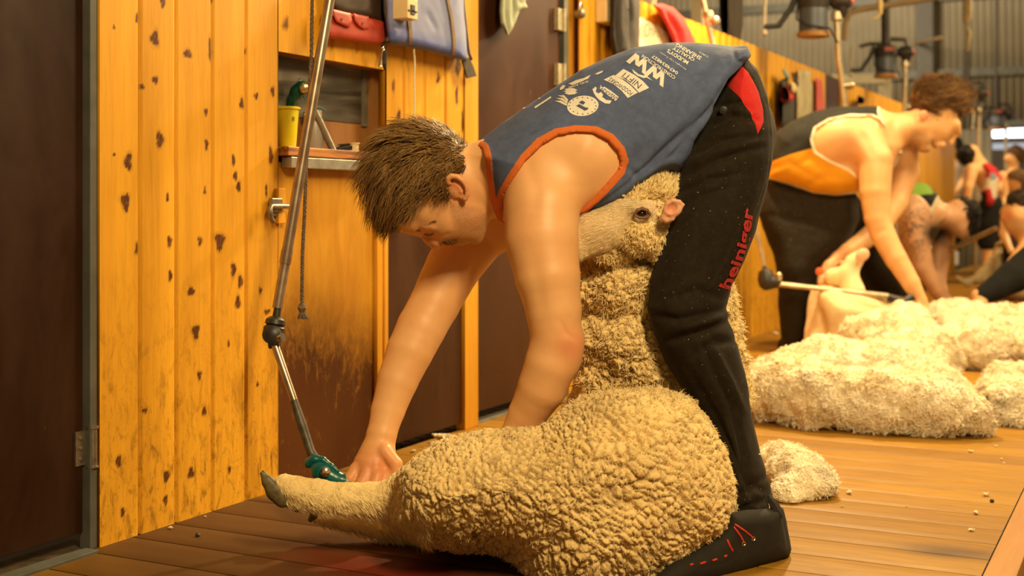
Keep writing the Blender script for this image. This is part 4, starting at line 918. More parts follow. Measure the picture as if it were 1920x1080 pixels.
# ------------------------------------------------------------------ second shearer (black and gold singlet), further along the boards
p2 = empty('person', PW(1495, 659, 6.28), 'shearer in a black and gold singlet with white trim, bent over the half-shorn sheep', 'person')
T2 = [(1437,336),(1441,290),(1453,250),(1483,228),(1525,209),(1567,200),(1622,199),(1655,200),(1680,215),(1690,245),(1697,275),(1680,310),(1640,350),(1605,364),(1567,371),(1525,366),(1483,350)]
torso2 = inflate(T2, 6.33, .18, .11)
Z2 = 6.32
skull2 = U([E(1757,197,Z2,44,38,74*.42,-20), E(1757,235,Z2,34,34,26,-30), chain([J(1728,240,Z2,20),J(1728,262,Z2,16),J(1730,272,Z2,9)],.01,1.5), chain([J(1788,236,Z2,12),J(1796,250,Z2,6)],.01,2.0)], .03)
skull2 = U([skull2, chain([J(1792,252,Z2,4.5),J(1783,268,Z2,5.5)],.006,1.1), chain([J(1766,272,Z2,6),J(1755,273,Z2,6)],.006,2.2), chain([J(1735,278,Z2,9),J(1728,277,Z2,9)],.006,1.8)], .012)
ear2 = ell(PC(1731,217,Z2-.078), (.022, .012, .030), math.radians(-20))
neck2 = chain([J(1735,225,Z2,24),J(1695,240,Z2,27),J(1665,250,Z2,32)],.03,1.05)
armn2 = chain([J(1610,265,6.18,36),J(1640,300,6.14,33),J(1641,360,6.11,29),J(1645,410,6.09,24),J(1655,440,6.08,23),J(1680,485,6.05,21),J(1708,530,6.02,17),J(1725,562,6.00,12)],.006,.95)
armf2 = chain([J(1690,270,6.50,30),J(1700,320,6.50,24),J(1680,380,6.42,22),J(1650,425,6.36,20),J(1620,450,6.30,18),J(1585,472,6.22,14),J(1570,484,6.20,12)],.006,.95)
handn2 = hand([J(1726,566,6.0,12),J(1731,582,5.99,13)], [[J(1722+k*6,590,5.97+k*.012,4.5),J(1723+k*6,602,5.965+k*.012,4),J(1727+k*6,610,5.975+k*.012,3.6)] for k in range(4)], [J(1722,572,5.96,5),J(1716,586,5.95,4),J(1720,598,5.95,3.6)])
handf2 = hand([J(1568,486,6.2,12),J(1556,502,6.18,15),J(1552,512,6.17,15)], [[J(1540+k*9,520,6.14,5.6),J(1538+k*9,532,6.125,5),J(1540+k*9,540,6.14,4.5)] for k in range(4)], [J(1578,492,6.14,5.5),J(1586,508,6.12,5),J(1582,520,6.12,4.4)])
body2 = U([lambda p: torso2(p)+.01, E(1585,255,6.17,42,36,28), E(1560,270,6.18,34,30,22)], .05)
body2 = U([body2, neck2], .04); body2 = U([body2, armn2, armf2], .03); body2 = U([body2, skull2], .025); body2 = U([body2, handn2, handf2], .012); body2 = U([body2, ear2], .006)
B2 = solid('person_body', body2, np.array([(1425-CX)/F*6.35, 5.90, .10]), np.array([(1830-CX)/F*6.5, 6.72, 1.40]), .0095, SKIN, p2, it=2,
    disp=lambda Vw, N, Vc: (fbm(Vw, 9, 2)*.002+creases([([(1786,255),(1795,252)],.006,3),([(1752,275),(1768,273)],.005,2),([(1640,440),(1662,430)],.004,6),([(1600,230),(1625,265),(1640,300)],.006,8)], 6.4)(Vc),
      {'red': np.clip(blob(Vc,1731,217,12)+blob(Vc,1725,585,30)*.5+blob(Vc,1555,510,30)*.7+blob(Vc,1600,270,40)*.3, 0, 1), 'beard': np.clip(1-np.maximum(poly2([(1712,245),(1735,255),(1755,270),(1748,282),(1722,286),(1706,272)])(Vc), 0)/.02, 0, 1)*.45})).name = 'body'
ARM2 = [(1664,243),(1650,226),(1636,219),(1594,219),(1555,227),(1530,242),(1524,262),(1530,284),(1553,298),(1594,317),(1620,340),(1700,420),(1720,330),(1672,270)]
NEC2 = [(1652,180),(1650,209),(1657,228),(1664,243),(1668,270),(1669,298),(1684,286),(1698,276),(1760,300),(1760,160)]
a2, n2 = poly2(ARM2), poly2(NEC2)
def sing2(p):
    f = U([torso2, lambda q: E(1585,255,6.17,42,36,28)(q)-.004, E(1560,270,6.18,36,32,24)], .05)(p)-.002
    f = smax(f, -np.maximum(a2(p), p[:, 1]-6.34), .004); f = smax(f, -n2(p), .004)
    f = smax(f, -np.maximum(poly2([(1600,330),(1690,230),(1720,300),(1640,380)])(p), 6.44-p[:, 1]), .004); return smax(f, (-poly2([(1430,334),(1483,349),(1525,365),(1567,370),(1608,362),(1620,500),(1400,500)])(p)), .004)
GOLD = poly2([(1430,309),(1444,303),(1483,289),(1522,278),(1545,285),(1600,315),(1664,243),(1672,240),(1674,300),(1640,400),(1420,400)])
hem2 = poly2([(1430,334),(1483,349),(1525,365),(1567,370),(1608,362),(1620,500),(1400,500)])
S2M = cloth('black_gold_singlet', (.026, .025, .021), (.018, .017, .014), 260, .8, cols=[('gold', (.68, .30, .015)), ('trim', (.72, .60, .42))])
solid('singlet', sing2, np.array([(1425-CX)/F*6.35, 6.05, .72]), np.array([(1720-CX)/F*6.5, 6.62, 1.28]), .0095, S2M, p2, it=2,
    disp=lambda Vw, N, Vc: (creases([([(1445,320),(1480,305),(1540,340)],.008,7),([(1470,330),(1510,300),(1530,290)],.006,6),([(1500,355),(1550,330),(1600,335)],.006,7),([(1455,290),(1500,262),(1520,240)],.006,8)], 6.4)(Vc)+fbm(Vw, 8, 2)*.003,
     {'gold': np.where(Vc[:, 1] < 6.45, GOLD(Vc), np.where((pix(Vc)[0] > 1625) & (pix(Vc)[1] < 215), -1., 1.)), 'trim': np.minimum(np.minimum(np.where(Vc[:, 1] < 6.36, a2(Vc), 1), n2(Vc)), hem2(Vc))-.013}))
L2 = [(1437,338),(1445,318),(1480,340),(1530,356),(1600,360),(1610,372),(1612,410),(1600,440),(1580,470),(1535,505),(1531,545),(1528,600),(1524,664),(1466,664),(1463,600),(1458,540),(1450,480),(1428,420),(1420,400),(1424,365)]
t2 = U([inflate(L2, lambda p: np.interp(CY+(CAMH-p[:, 2])*F/p[:, 1], [340, 500, 660], [6.36, 6.26, 6.28]), .13, .10), E(1520,375,6.42,80,52,60,-10),
   chain([J(1560,390,6.55,50),J(1610,440,6.52,44),J(1650,500,6.48,36),J(1690,560,6.5,30),J(1690,620,6.6,26)],.05)], .05)
solid('trousers', t2, np.array([(1405-CX)/F*6.2, 6.0, .0]), np.array([(1735-CX)/F*6.7, 6.85, .93]), .011, TROU, p2, it=2, disp=lambda Vw, N, Vc: (fbm(Vw, 8, 3)*.006+creases([([(1440,370),(1500,380),(1580,400)],.01,8),([(1430,400),(1480,410),(1560,430)],.008,7),([(1460,520),(1490,530),(1530,510)],.01,7)], 6.3)(Vc), {'redp': np.ones(len(Vc)), 'band': np.ones(len(Vc))}))
solid('boot', lambda p: np.maximum(chain([J(1480,650,6.28,22),J(1510,655,6.2,20),J(1540,662,6.1,14)],.02,1.2)(p), -p[:, 2]), PC(1440, 690, 6.0)*np.array([1, 1, 0]), np.array([(1580-CX)/F*6.4, 6.5, .15]), .012, SHOEM, p2)
HAIR2 = hairmat('light_brown_hair', [(0, (.05, .024, .009)), (.5, (.14, .07, .026)), (1, (.32, .18, .07))])
def headhair(name, cells, cut, lo, hi, h, mat, parent, n, L, w_, flow, zlim=99):
    f = lambda p: smax(U(cells, .02)(p), cut(p), .005)
    o = solid(name, f, lo, hi, h, mat, parent, it=2, disp=lambda Vw, N, Vc: (fbm(Vw, 30, 3)*h*.6, {'tone': np.clip(.35+fbm(Vw, 35, 2)*.25, 0, 1)}))
    V, Q = meshVQ(o); P, N = sample(V, Q, lambda c: W2C(c)[:, 1] < zlim, n)
    strands(name, P, N, flow, L, w_, mat, parent, lift=.45, curl=.3, seg_n=4, cl=np.clip(.4+.35*vnoise(P, 30, 7)+.35*(RNG.random(n)-.4), 0, 1)); return o
cut2 = poly2([(1700,235),(1716,228),(1722,212),(1736,205),(1744,225),(1752,222),(1757,205),(1790,205),(1812,224),(1840,200),(1820,120),(1690,120),(1680,200)])
headhair('hair', [E(1757,190,Z2,50,44,34,-20), E(1762,172,Z2,46,28,30,-5), E(1795,180,Z2,22,20,26,0)], cut2, PC(1670, 260, 6.0), np.array([(1850-CX)/F*6.5, 6.6, 1.45]), .010, HAIR2, p2, 3500, .045, .0022, flow_px(.9, -.15), 6.45)
# drive tube and handpiece of the second shearer
d2_ = empty('shearing_handpiece', PW(1700, 565, 5.98), 'black shearing handpiece on a jointed steel tube held by the second shearer', 'shears')
TAN = plain('pale_drive_tube', (.62, .52, .36), (.45, .35, .22), 20, .3, .6)
m = MB(); m.tube([PW(1306,-50,6.0), PW(1434,506,6.0)], .012, 12); m.lathe(PW(1326,20,6.0), PW(1434,506,6.0)-PW(1326,20,6.0), [(0,.013),(.005,.024),(.03,.026),(.035,.014),(.07,.015)], 12); m.lathe(PW(1331,40,6.0), (1, -.3, 0), [(-.01,.012),(.04,.02),(.05,.012)], 10); m.build('upper_drive_tube', TAN, d2_, True)
m = MB(); m.lathe(PW(1432,496,6.0), PW(1440,540,5.98)-PW(1432,496,6.0), [(-.03,.010),(.02,.011),(.03,.03),(.07,.042),(.10,.038),(.12,.02)], 16); m.lathe(PW(1440,528,5.98), PW(1470,530,5.97)-PW(1440,528,5.98), [(-.03,.03),(.03,.032),(.06,.018)], 14); m.build('elbow_joint', BLKP, d2_, True)
m = MB(); m.tube([PW(1452,532,5.97), PW(1580,546,5.93)], .013, 12); m.tube([PW(1580,546,5.93), PW(1665,556,5.91)], .0155, 12); m.lathe(PW(1461,522,5.96), (0, 0, 1), [(-.01,.012),(.02,.014),(.028,.006)], 10); m.build('lower_drive_tube', TAN, d2_, True)
m = MB(); m.tube([PW(1663,556,5.91), PW(1690,566,5.92), PW(1712,584,5.94), PW(1724,600,5.95)], [.016, .026, .034, .02], 12); m.tube([PW(1686,572,5.90), PW(1712,556,5.9)], .02, 10); m.build('handpiece_body', BLKP, d2_, True)

# ------------------------------------------------------------------ half-shorn sheep and its fleece
SHORN = woolmat('shorn_skin', (.80, .62, .36), (.72, .52, .26), (.55, .40, .22), 120, .3, .003)
s2 = empty('sheep', PW(1600, 665, 5.95), 'half-shorn pale sheep lying at the second shearer\'s feet', 'sheep')
sb = U([inflate([(1532,545),(1560,538),(1620,545),(1680,560),(1712,585),(1745,620),(1752,660),(1700,690),(1560,690),(1520,660),(1530,620)], 6.02, .16, .12), chain([J(1540,560,6.05,24),J(1535,620,6.0,22),J(1530,670,5.95,24)],.02)], .05)
solid('body', lambda p: np.maximum(sb(p), -p[:, 2]+.003), np.array([(1500-CX)/F*5.8, 5.75, -.01]), np.array([(1770-CX)/F*6.2, 6.3, .40]), .012, SHORN, s2, it=4, disp=lambda Vw, N, Vc: (fbm(Vw, 6, 3)*.012+creases([([(1540,575),(1548,620),(1535,660)],.015,5),([(1560,560),(1640,580),(1700,600)],.01,8)], 9)(Vc), {'dirt': np.clip(fbm(Vw, 5, 3)*.6, 0, 1), 'stain_shade': blob(Vc,1545,590,20,30)*.35}))
hd2 = U([chain([J(1600,545,6.02,22),J(1590,515,6.05,18),J(1600,492,6.06,15),J(1612,480,6.06,12)],.02), E(1565,520,6.08,20,18,18)], .03)
solid('head', hd2, PC(1530, 580, 5.9), np.array([(1650-CX)/F*6.2, 6.25, .62]), .009, SHORN, s2, it=3, disp=lambda Vw, N, Vc: (fbm(Vw, 10, 2)*.003, {'dirt': blob(Vc,1600,500,14)*.5, 'stain_shade': blob(Vc,1618,490,8)*.4}))
solid('ear', ell(PC(1617,478,6.0), (.036, .014, .030), math.radians(35)), PC(1590, 510, 5.95), np.array([(1640-CX)/F*6.1, 6.06, .55]), .006, EARM, s2)
m = MB(); m.lathe(PW(1537,509,6.08), CAMP-PW(1537,509,6.08), [(0,.02),(.006,.02),(.008,.012)], 14); m.build('ear_tag', plain('orange_tag', (.60, .12, .03), (.5, .09, .02)), s2, True)
CLEAN = woolmat('clean_fleece', (.93, .84, .64), (.88, .74, .48), (.72, .54, .28), 90, .6, .006)
WHT = hairmat('clean_lock_ends', [(0, (.76, .58, .30)), (.45, (.90, .78, .54)), (1, (.96, .90, .74))], .9)
def pile(name, f, lo, hi, h, parent_label, cat, nl, L, wd, grp=None, dirtf=None, amp=.02, sc=7, zc=None):
    root = None
    o = solid(name, lambda p: np.maximum(f(p), .004-p[:, 2]), lo, hi, h, CLEAN, None, it=2, disp=lambda Vw, N, Vc: (lambda w1, w2: (fbm(Vw, sc, 3, 3)*amp+(.5-w1[0])*amp*.8*(1+0*w1[1])+(.5-w2[0])*amp*.35, {'dirt': np.clip((w1[0]-.55)*.9, 0, .5)*.9, 'stain_shade': dirtf(Vw, Vc) if dirtf else np.zeros(len(Vw))}))(worley(Vw+np.stack([vnoise(Vw, 14, k) for k in (4, 5, 6)], 1)*.02, sc*3.2, 5), worley(Vw, sc*8, 8)))  # wool tint turns browner in the hollows between clumps
    tag(o, parent_label, cat, grp)
    V, Q = meshVQ(o); P, N = sample(V, Q, lambda c: (W2C(c)[:, 1] < (zc or 99)) & (c[:, 2] > .01), nl)
    nz2 = lambda p: (lambda d: d/np.linalg.norm(d, axis=1, keepdims=True))(np.stack([vnoise(p, 22, 31), vnoise(p, 22, 32), vnoise(p, 22, 33)-.25], 1)+1e-3)
    strands('fleece_locks', P-N*L*.1, N, nz2, L, wd, WHT, o, lift=.55, curl=1.5, seg_n=5, droop=.25, cl=np.clip(.3+.35*vnoise(P, 16, 9)+.5*RNG.random(nl), 0, 1)); return o
def flat(js, k, asp):                          # chain squashed vertically toward the floor
    g = chain([(np.array([c[0], c[1], c[2]*asp]), r) for c, r in js], k); return lambda p: g(p*np.array([1, 1, asp]))/asp**.5
front = U([chain([J(1455,745,4.30,62),J(1540,758,4.18,66),J(1660,765,4.10,62),J(1770,775,4.05,56),J(1815,786,4.02,46)],.03), chain([J(1455,725,4.75,62),J(1560,705,4.85,66),J(1660,715,4.8,62),J(1760,740,4.6,58)],.04),
   chain([J(1640,650,5.55,62),J(1690,640,5.45,66),J(1730,670,5.2,60),J(1700,700,4.9,60)],.05), E(1600,700,5.2,150,50,110), E(1630,748,4.45,185,50,190)], .08)
pile('fleece', front, np.array([(1380-CX)/F*4.2, 3.75, -.005]), np.array([(1900-CX)/F*5.2, 5.9, .36]), .011, 'big white fluffy shorn fleece spread on the boards behind the front shearer', 'fleece', 60000, .026, .0031, sc=8)
rightp = U([chain([J(1905,770,4.25,62),J(1960,790,4.2,66),J(2010,800,4.2,60)],.03), chain([J(1880,735,4.9,52),J(1960,750,4.8,60)],.04), E(1950,765,4.5,60,45,200)], .06)
pile('fleece', rightp, np.array([(1840-CX)/F*4.3, 3.9, -.005]), np.array([(2060-CX)/F*4.8, 5.2, .30]), .012, 'grubby-tipped white fleece lump at the right edge of the boards', 'fleece', 16000, .028, .0032, sc=8, dirtf=lambda Vw, Vc: np.clip(fbm(Vw, 9, 3)*.6, 0, .5))
backp = U([chain([J(1760,610,6.3,42),J(1830,620,6.2,44),J(1920,630,6.2,48),J(2000,635,6.2,50)],.05), chain([J(1780,650,5.7,36),J(1860,660,5.6,38),J(1960,670,5.6,40)],.05), chain([J(1800,615,6.2,40),J(1820,640,5.9,40),J(1840,660,5.6,36)],.05), chain([J(1930,632,6.2,46),J(1940,650,5.9,44),J(1950,668,5.6,40)],.05)], .08)
pile('fleece', backp, np.array([(1700-CX)/F*5.9, 5.3, -.005]), np.array([(2040-CX)/F*6.4, 6.8, .40]), .014, 'cream fleece being gathered by the black-sleeved arm at the right', 'fleece', 20000, .028, .0036, sc=6, amp=.03, dirtf=lambda Vw, Vc: np.clip(blob(Vc,1900,675,40,12)*1.0+blob(Vc,1758,608,12,8)*.7+blob(Vc,1795,690,22,10)*.4, 0, .9))
pad = U([E(1488,885,3.42,60,50,150,0), E(1518,905,3.24,40,34,90), E(1475,925,3.16,34,28,60), E(1470,860,3.6,45,28,90)], .05)
padf = lambda p: smax(pad(p), p[:, 2]-.085+0*p[:, 0], .05)
pile('wool_offcut', padf, np.array([(1400-CX)/F*3.4, 3.0, -.005]), np.array([(1590-CX)/F*3.5, 3.9, .16]), .007, 'small ragged pad of wool with dirty brown rim beside the heel of the boot', 'wool', 8000, .018, .0018, sc=13, amp=.014, dirtf=lambda Vw, Vc: np.clip(blob(Vc,1548,870,22,30)*.8+blob(Vc,1500,840,40,10)*.7*(fbm(Vw, 30, 2)+.6), 0, .85))
# ------------------------------------------------------------------ things on and around the wall, front stand
# bolt latch on the board edge
bt_ = empty('latch', WL(512, 388, .005), 'worn steel slide bolt screwed to the edge of the knotty pine boards', 'latch')
c = WL(512, 386, .004)
m = MB(); m.box((.0, c.y+.012, c.z-.045), (.012, c.y+.042, c.z+.045)); m.build('wood_packer', PINE_PLAIN, bt_, bevel=.002)
m = MB(); m.obox(c+Vector((.008, 0, .002)), (1,0,0), (0,1,0), (0,0,1), .006, .022, .018); m.obox(c+Vector((.004, .004, -.02)), (1,0,0), (0,1,0), (0,0,1), .003, .018, .006); m.build('keeper', CHROME_D, bt_, bevel=.004)
m = MB(); k = c+Vector((.022, 0, -.001)); m.tube([k+Vector((0, .04, 0)), k+Vector((0, -.036, .001)), k+Vector((.004, -.046, -.006)), k+Vector((.006, -.046, -.03)), k+Vector((.006, -.038, -.038))], .0065, 12); m.build('bolt_rod', CHROME_D, bt_, True)
# pull rope with knotted end
ROPE = plain('grimy_rope', (.17, .12, .07), (.07, .048, .028), 160, .9, bump=.8)
m = MB(); pts = [PW(586, -70, 2.99), PW(584, 100, 2.985), PW(576, 260, 2.98), PW(571, 400, 2.975), PW(567, 480, 2.97), PW(566, 570, 2.97)]
fine = []
for a, b_ in zip(pts[:-1], pts[1:]):
    for k in range(40): fine.append(a+(b_-a)*k/40)
for s_ in range(3):
    q = []
    for i, p in enumerate(fine):
        t = i*.9+s_*2.094; q.append(p+Vector((math.cos(t)*.0022, math.sin(t)*.0022, 0)))
    m.tube(q, .0026, 6)
m.lathe(PW(566, 568, 2.97), (0, 0, -1), [(0,.004),(.004,.008),(.012,.011),(.018,.008),(.022,.006),(.03,.010),(.036,.008)], 10)
rp = m.build('pull_rope', ROPE, None, True); tag(rp, 'thin grimy rope with a frayed knot hanging beside the drive tube', 'rope')
m = MB()
for k in range(14): a = random.random()*6.28; m.tube([PW(569, 583, 2.97), PW(569, 590, 2.97)+Vector((math.cos(a)*.008, math.sin(a)*.008, 0)), PW(569+random.uniform(-5, 5), 598, 2.97)+Vector((math.cos(a)*.01, math.sin(a)*.01, 0))], .0018, 5)
fr = m.build('frayed_end', ROPE, rp, True); tag(fr, kind='stuff')
# white string hanging from the lamp cord box
def wob(pts, amp, n=10):
    out = []
    for a, b_ in zip(pts[:-1], pts[1:]):
        for k in range(n): p = a+(b_-a)*k/n; out.append(p+Vector((0, amp*math.sin(len(out)*1.3), 0)))
    out.append(pts[-1]); return out
m = MB(); m.tube(wob([WL(776, -70, .05), WL(776, 40, .06), WL(777, 110, .05), WL(777, 250, .04), WL(776, 320, .03)], .0018), .0026, 8)
tag(m.build('string', plain('white_cotton', (.80, .72, .55), (.65, .55, .38), 200, .9), None, True), 'white twisted string hanging down in front of the blue bag', 'string')

# yellow cup with a combs holder, spare green handpiece standing in it
YEL = plain('yellow_plastic', (.85, .72, .02), (.80, .64, .015), 5, .35)
cup = empty('yellow_cup', WL(541, 272, -.025), 'bright yellow plastic cup with small black print standing on the wall shelf', 'cup')
b0 = Vector((-.026, WL(536, 274, -.026).y+.004, .8695)); s_ = 3.3/F
m = MB(); m.lathe(b0, (0, 0, 1), [(0, .022), (.003, .024), (.092, .0305), (.096, .0305), (.099, .0355), (.103, .0355), (.105, .033), (.1045, .0300), (.098, .0290), (.006, .022)], 36); m.build('cup_body', YEL, cup, True)
def text_mesh(txt, size=1.0, font=None, bold=0):
    cu = bpy.data.curves.new('t', 'FONT'); cu.body = txt; cu.size = size; cu.align_x = 'CENTER'; cu.align_y = 'CENTER'; cu.resolution_u = 2; cu.offset = bold
    o = bpy.data.objects.new('t', cu); COL.objects.link(o); bpy.context.view_layer.update()
    me = bpy.data.meshes.new_from_object(o.evaluated_get(bpy.context.evaluated_depsgraph_get())); vs = [v.co.copy() for v in me.vertices]; fs = [tuple(p.vertices) for p in me.polygons]
    bpy.data.objects.remove(o); bpy.data.meshes.remove(me); return vs, fs
def refine(vs, fs, maxlen):
    bm = bmesh.new(); V_ = [bm.verts.new(v) for v in vs]
    for f in fs:
        try: bm.faces.new([V_[i] for i in f])
        except ValueError: pass
    bmesh.ops.triangulate(bm, faces=bm.faces)
    for _ in range(4):
        e = [e for e in bm.edges if e.calc_length() > maxlen]
        if not e: break
        bmesh.ops.subdivide_edges(bm, edges=e, cuts=1); bmesh.ops.triangulate(bm, faces=[f for f in bm.faces if len(f.verts) > 3])
    bm.verts.index_update(); r = [v.co.copy() for v in bm.verts], [tuple(v.index for v in f.verts) for f in bm.faces]; bm.free(); return r
INK = plain('black_ink', (.02, .02, .018), (.03, .03, .02), 50, .5)
vs, fs = text_mesh('8', .017)
m = MB(); m.add([b0+Vector((math.cos(-.35+v.x/.03)*(.0304), math.sin(-.35+v.x/.03)*.0304, .072+v.y)) for v in vs], fs); m.build('cup_print', INK, cup, fix=False)
gh = empty('spare_handpiece', b0+Vector((0, 0, .10)), 'spare dark green handpiece with steel comb standing in the yellow cup', 'shears')
GRN = plain('dark_green_enamel', (.0, .085, .055), (.0, .055, .04), 10, .25)
zc = wallY(552, -.028)[1]; hh = U([chain([J(541,205,zc-.02,7),J(547,188,zc-.02,9),J(557,172,zc-.02,13),J(566,163,zc-.02,12)],.006), E(571,166,zc-.03,11,10,13)], .006)
solid('handle', hh, np.array([(530-CX)/F*zc, zc-.09, .86]), np.array([(592-CX)/F*zc, zc+.05, 1.06]), .0024, GRN, gh)
m = MB(); m.prism([PW(542, 171, zc-.02), PW(560, 148, zc-.02), PW(566, 145, zc-.02), PW(562, 153, zc-.02), PW(547, 172, zc-.02)], PW(560,150,zc+.025)-PW(560,150,zc-.02)); m.build('comb', CHROME, gh, bevel=.001)
m = MB(); c = PW(571, 165, zc-.048); m.lathe(c, CAMP-c, [(-.004,.013),(.002,.013),(.004,.010),(.006,.009),(.008,.004)], 18); m.build('tension_nut', plain('brass_nut', (.75, .60, .32), (.6, .45, .22), 30, .25, .9), gh, True)
m = MB(); m.tube([PW(568,180,zc-.03), PW(574,186,zc-.03), PW(581,194,zc-.03), PW(586,200,zc-.03)], .002, 6); m.tube([PW(590,204,zc-.05), PW(600,203,zc-.05), PW(608,208,zc-.05)], .002, 6); m.build('teal_cord', TEAL, gh, True)
# grey tube with white cap, steel tube with elbow, little cotton reel, small tools
def cyl(name, lab, cat, b, prof, mat, n=24):
    m = MB(); m.lathe(b, (0, 0, 1), prof, n); return tag(m.build(name, mat, None, True), lab, cat)
gy = wallY(590, -.036)[0]; cyl('oil_bottle', 'pale grey cylindrical bottle with a cream top, behind the drive tube on the shelf', 'bottle', (-.036, gy, .8695), [(0,.024),(.002,.025),(.075,.025),(.082,.022),(.084,.019),(.105,.019),(.106,.002)], plain('grey_plastic', (.36, .32, .28), (.32, .28, .24), 8, .4))
m = MB(); q0, q1 = WL(590, 208, -.02), WL(634, 303, .012); m.tube([q0, q1], .0095, 16, cap=True); m.tube([q0+Vector((-.02,-.02,-.012)), q0], .0085, 12)
tag(m.build('steel_tube', CHROME_D, None, True), 'short bare steel tube leaning out over the shelf edge', 'tube')
cyl('cotton_reel', 'tiny cream cotton reel on the wall shelf near the window frame', 'reel', (-.03, wallY(664, -.03)[0], .8695), [(0,.0155),(.003,.0155),(.004,.0125),(.022,.0125),(.023,.0155),(.026,.0155),(.0262,.004)], plain('cream_thread', (.75, .62, .38), (.62, .48, .26), 90, .8))
m = MB(); yy = wallY(641,-.03)[0]; m.obox((-.03, yy, .876), (.3,1,.15), (1,-.3,0), (0,0,1), .030, .010, .006); m.obox((-.03, yy+.01, .887), (.5,1,.1), (1,-.5,0), (0,0,1), .016, .006, .004); m.tube([Vector((-.02, yy-.06, .8735)), Vector((-.025, yy-.02, .884))], .0025, 8)
tag(m.build('comb_and_cutter', IRON, None, bevel=.002), 'small dark steel cutter and comb lying on the shelf', 'tool')

# ------------------------------------------------------------------ bags hung on the boards
def cushion(pts, X, T, th_n=3, jitter=.0):
    """flat-ish stitched pouch: outline given as photo points on the plane X, bulging out by T"""
    P = [WL(x, y, X) for x, y in pts]; return P
RLEA = plain('red_leather', (.50, .058, .028), (.38, .036, .018), 14, .5, bump=.15)
def slab(name, pts, X, T, mat, parent=None, R=.02, h=.004, back=-.0, crs=None):
    z0 = np.mean([wallY(x, X)[1] for x, y in pts]); g = poly2(pts); n = np.array([CA, -SA, 0])   # camera-frame wall normal (right, depth)
    def f(p):
        Wx = CAMX+p[:, 0]*CA-p[:, 1]*SA; dx = Wx-X-T/2; q = np.maximum(g(p)+R, 0); return np.sqrt(q*q+(dx*R/(T/2))**2)-R
    xs = []; 
    for x, y in pts:
        Z = wallY(x, X)[1]
        for d in (-.06, .09): xs.append(PC(x, y, Z)+np.array([0, d, 0]))
    lo, hi = np.min(xs, 0)-.03-T, np.max(xs, 0)+.03+T
    return solid(name, f, lo, hi, h, mat, parent, it=3, disp=(lambda Vw, N, Vc: fbm(Vw, 18, 2)*.0015+(creases(crs, 99)(Vc) if crs else 0)))
rb = empty('leather_pouch', WL(665, 60, .01), 'red leather tool pouch with two studded flaps hung on the boards', 'pouch')
slab('pouch_body', [(606,18),(640,20),(690,32),(722,40),(724,86),(700,84),(660,78),(614,72),(606,60)], .003, .045, RLEA, rb)
slab('backing_flap', [(618,-40),(720,-40),(724,44),(690,34),(640,26),(620,14)], .006, .03, plain('dark_leather', (.055, .030, .016), (.03, .016, .009), 14, .5), rb)
FLM = RLEA
slab('pouch_flap', [(623,16),(658,24),(660,40),(656,52),(646,49),(630,42),(624,30)], .048, .010, FLM, rb, .008, .0025)
slab('pouch_flap', [(661,24),(692,30),(694,54),(682,56),(672,50),(664,40)], .046, .010, FLM, rb, .008, .0025)
for x, y in ((641, 36), (681, 43)):
    m = MB(); c = WL(x, y, .058); m.lathe(c, (1, 0, 0), [(-.004,.0045),(.001,.0045),(.003,.002)], 12); m.build('press_stud', CHROME, rb, True)
BGR = NT('faded_blue_canvas'); v = BGR.mapped(); f_ = BGR.noise(v, 5, 4, .6); g_ = BGR.noise(v, 300, 2)
BAGM = BGR.out(BGR.mix(BGR.math('MULTIPLY', BGR.attr('worn'), 1.0), BGR.ramp(f_, [(.35, (.09, .13, .42)), (.65, (.07, .10, .36))]), (.20, .225, .42)), .75, 0, g_, .2, .0006)
bb = empty('blue_bag', WL(800, 50, .02), 'faded blue zip bag with two brown straps draped over the top of the boards', 'bag')
BG = [(718,-60),(866,-60),(872,30),(878,112),(868,114),(840,107),(800,96),(760,87),(727,82),(722,40)]
o = slab('bag_body', BG, .004, .075, BAGM, bb, .03, .0045, crs=[([(735,50),(760,54)],.003,3),([(800,20),(820,60)],.003,6)])
V_, Q_ = meshVQ(o); x_, y_ = pix(W2C(V_)); at = o.data.attributes.new('worn', 'FLOAT', 'POINT'); at.data.foreach_set('value', np.clip(1.15-np.clip((y_-28-(x_-720)*.28)/34, 0, 1)+fbm(V_, 16, 3)*.3, 0, 1).astype(np.float32))
STR = plain('brown_strap', (.22, .13, .055), (.15, .085, .035), 60, .7, bump=.3)
btb = bvh(o)
for pts, nm in (([(756,-58),(757,0),(764,30),(768,60),(768,86)], 1), ([(834,-58),(838,0),(846,40),(850,80),(849,106)], 1)):
    m = MB()
    q = [hit(btb, x, y, .0015) for x, y in [(pts[i][0]+(pts[i+1][0]-pts[i][0])*k/5, pts[i][1]+(pts[i+1][1]-pts[i][1])*k/5) for i in range(4) for k in range(5)]]
    q = [a for a in q if a[0] is not None]
    vs = []; 
    for p, n in q: s1 = Vector((0, 1, 0)); vs += [p-s1*.0085, p+s1*.0085+n*.0, p+s1*.0085+n*.003, p-s1*.0085+n*.003]
    m.add(vs, [(4*i+j, 4*i+(j+1) % 4, 4*i+4+(j+1) % 4, 4*i+4+j) for i in range(len(q)-1) for j in range(4)]+[(0,1,2,3), tuple(4*(len(q)-1)+j for j in (3,2,1,0))]); m.build('bag_strap', STR, bb)
ZIP = plain('zip_tape', (.05, .04, .03), (.03, .024, .018), 50, .7)
TEETH = plain('zip_teeth', (.5, .4, .25), (.4, .3, .18), 50, .35, .8)
def zipper(pts, X, r):
    m = MB(); P = [WL(x, y, X) for x, y in pts]; m.tube(P, r, 8); m.build('zip_tape', ZIP, bb, True)
    m = MB(); tot = 0
    for a, b_ in zip(P[:-1], P[1:]):
        n = max(int((b_-a).length/.0042), 1)
        for k in range(n): c = a+(b_-a)*k/n+Vector((r*.8, 0, 0)); m.obox(c, (1,0,0), (0,1,0), (0,0,1), .003, .0035, .0011)
    tag(m.build('zip_teeth', TEETH, bb), kind='stuff')
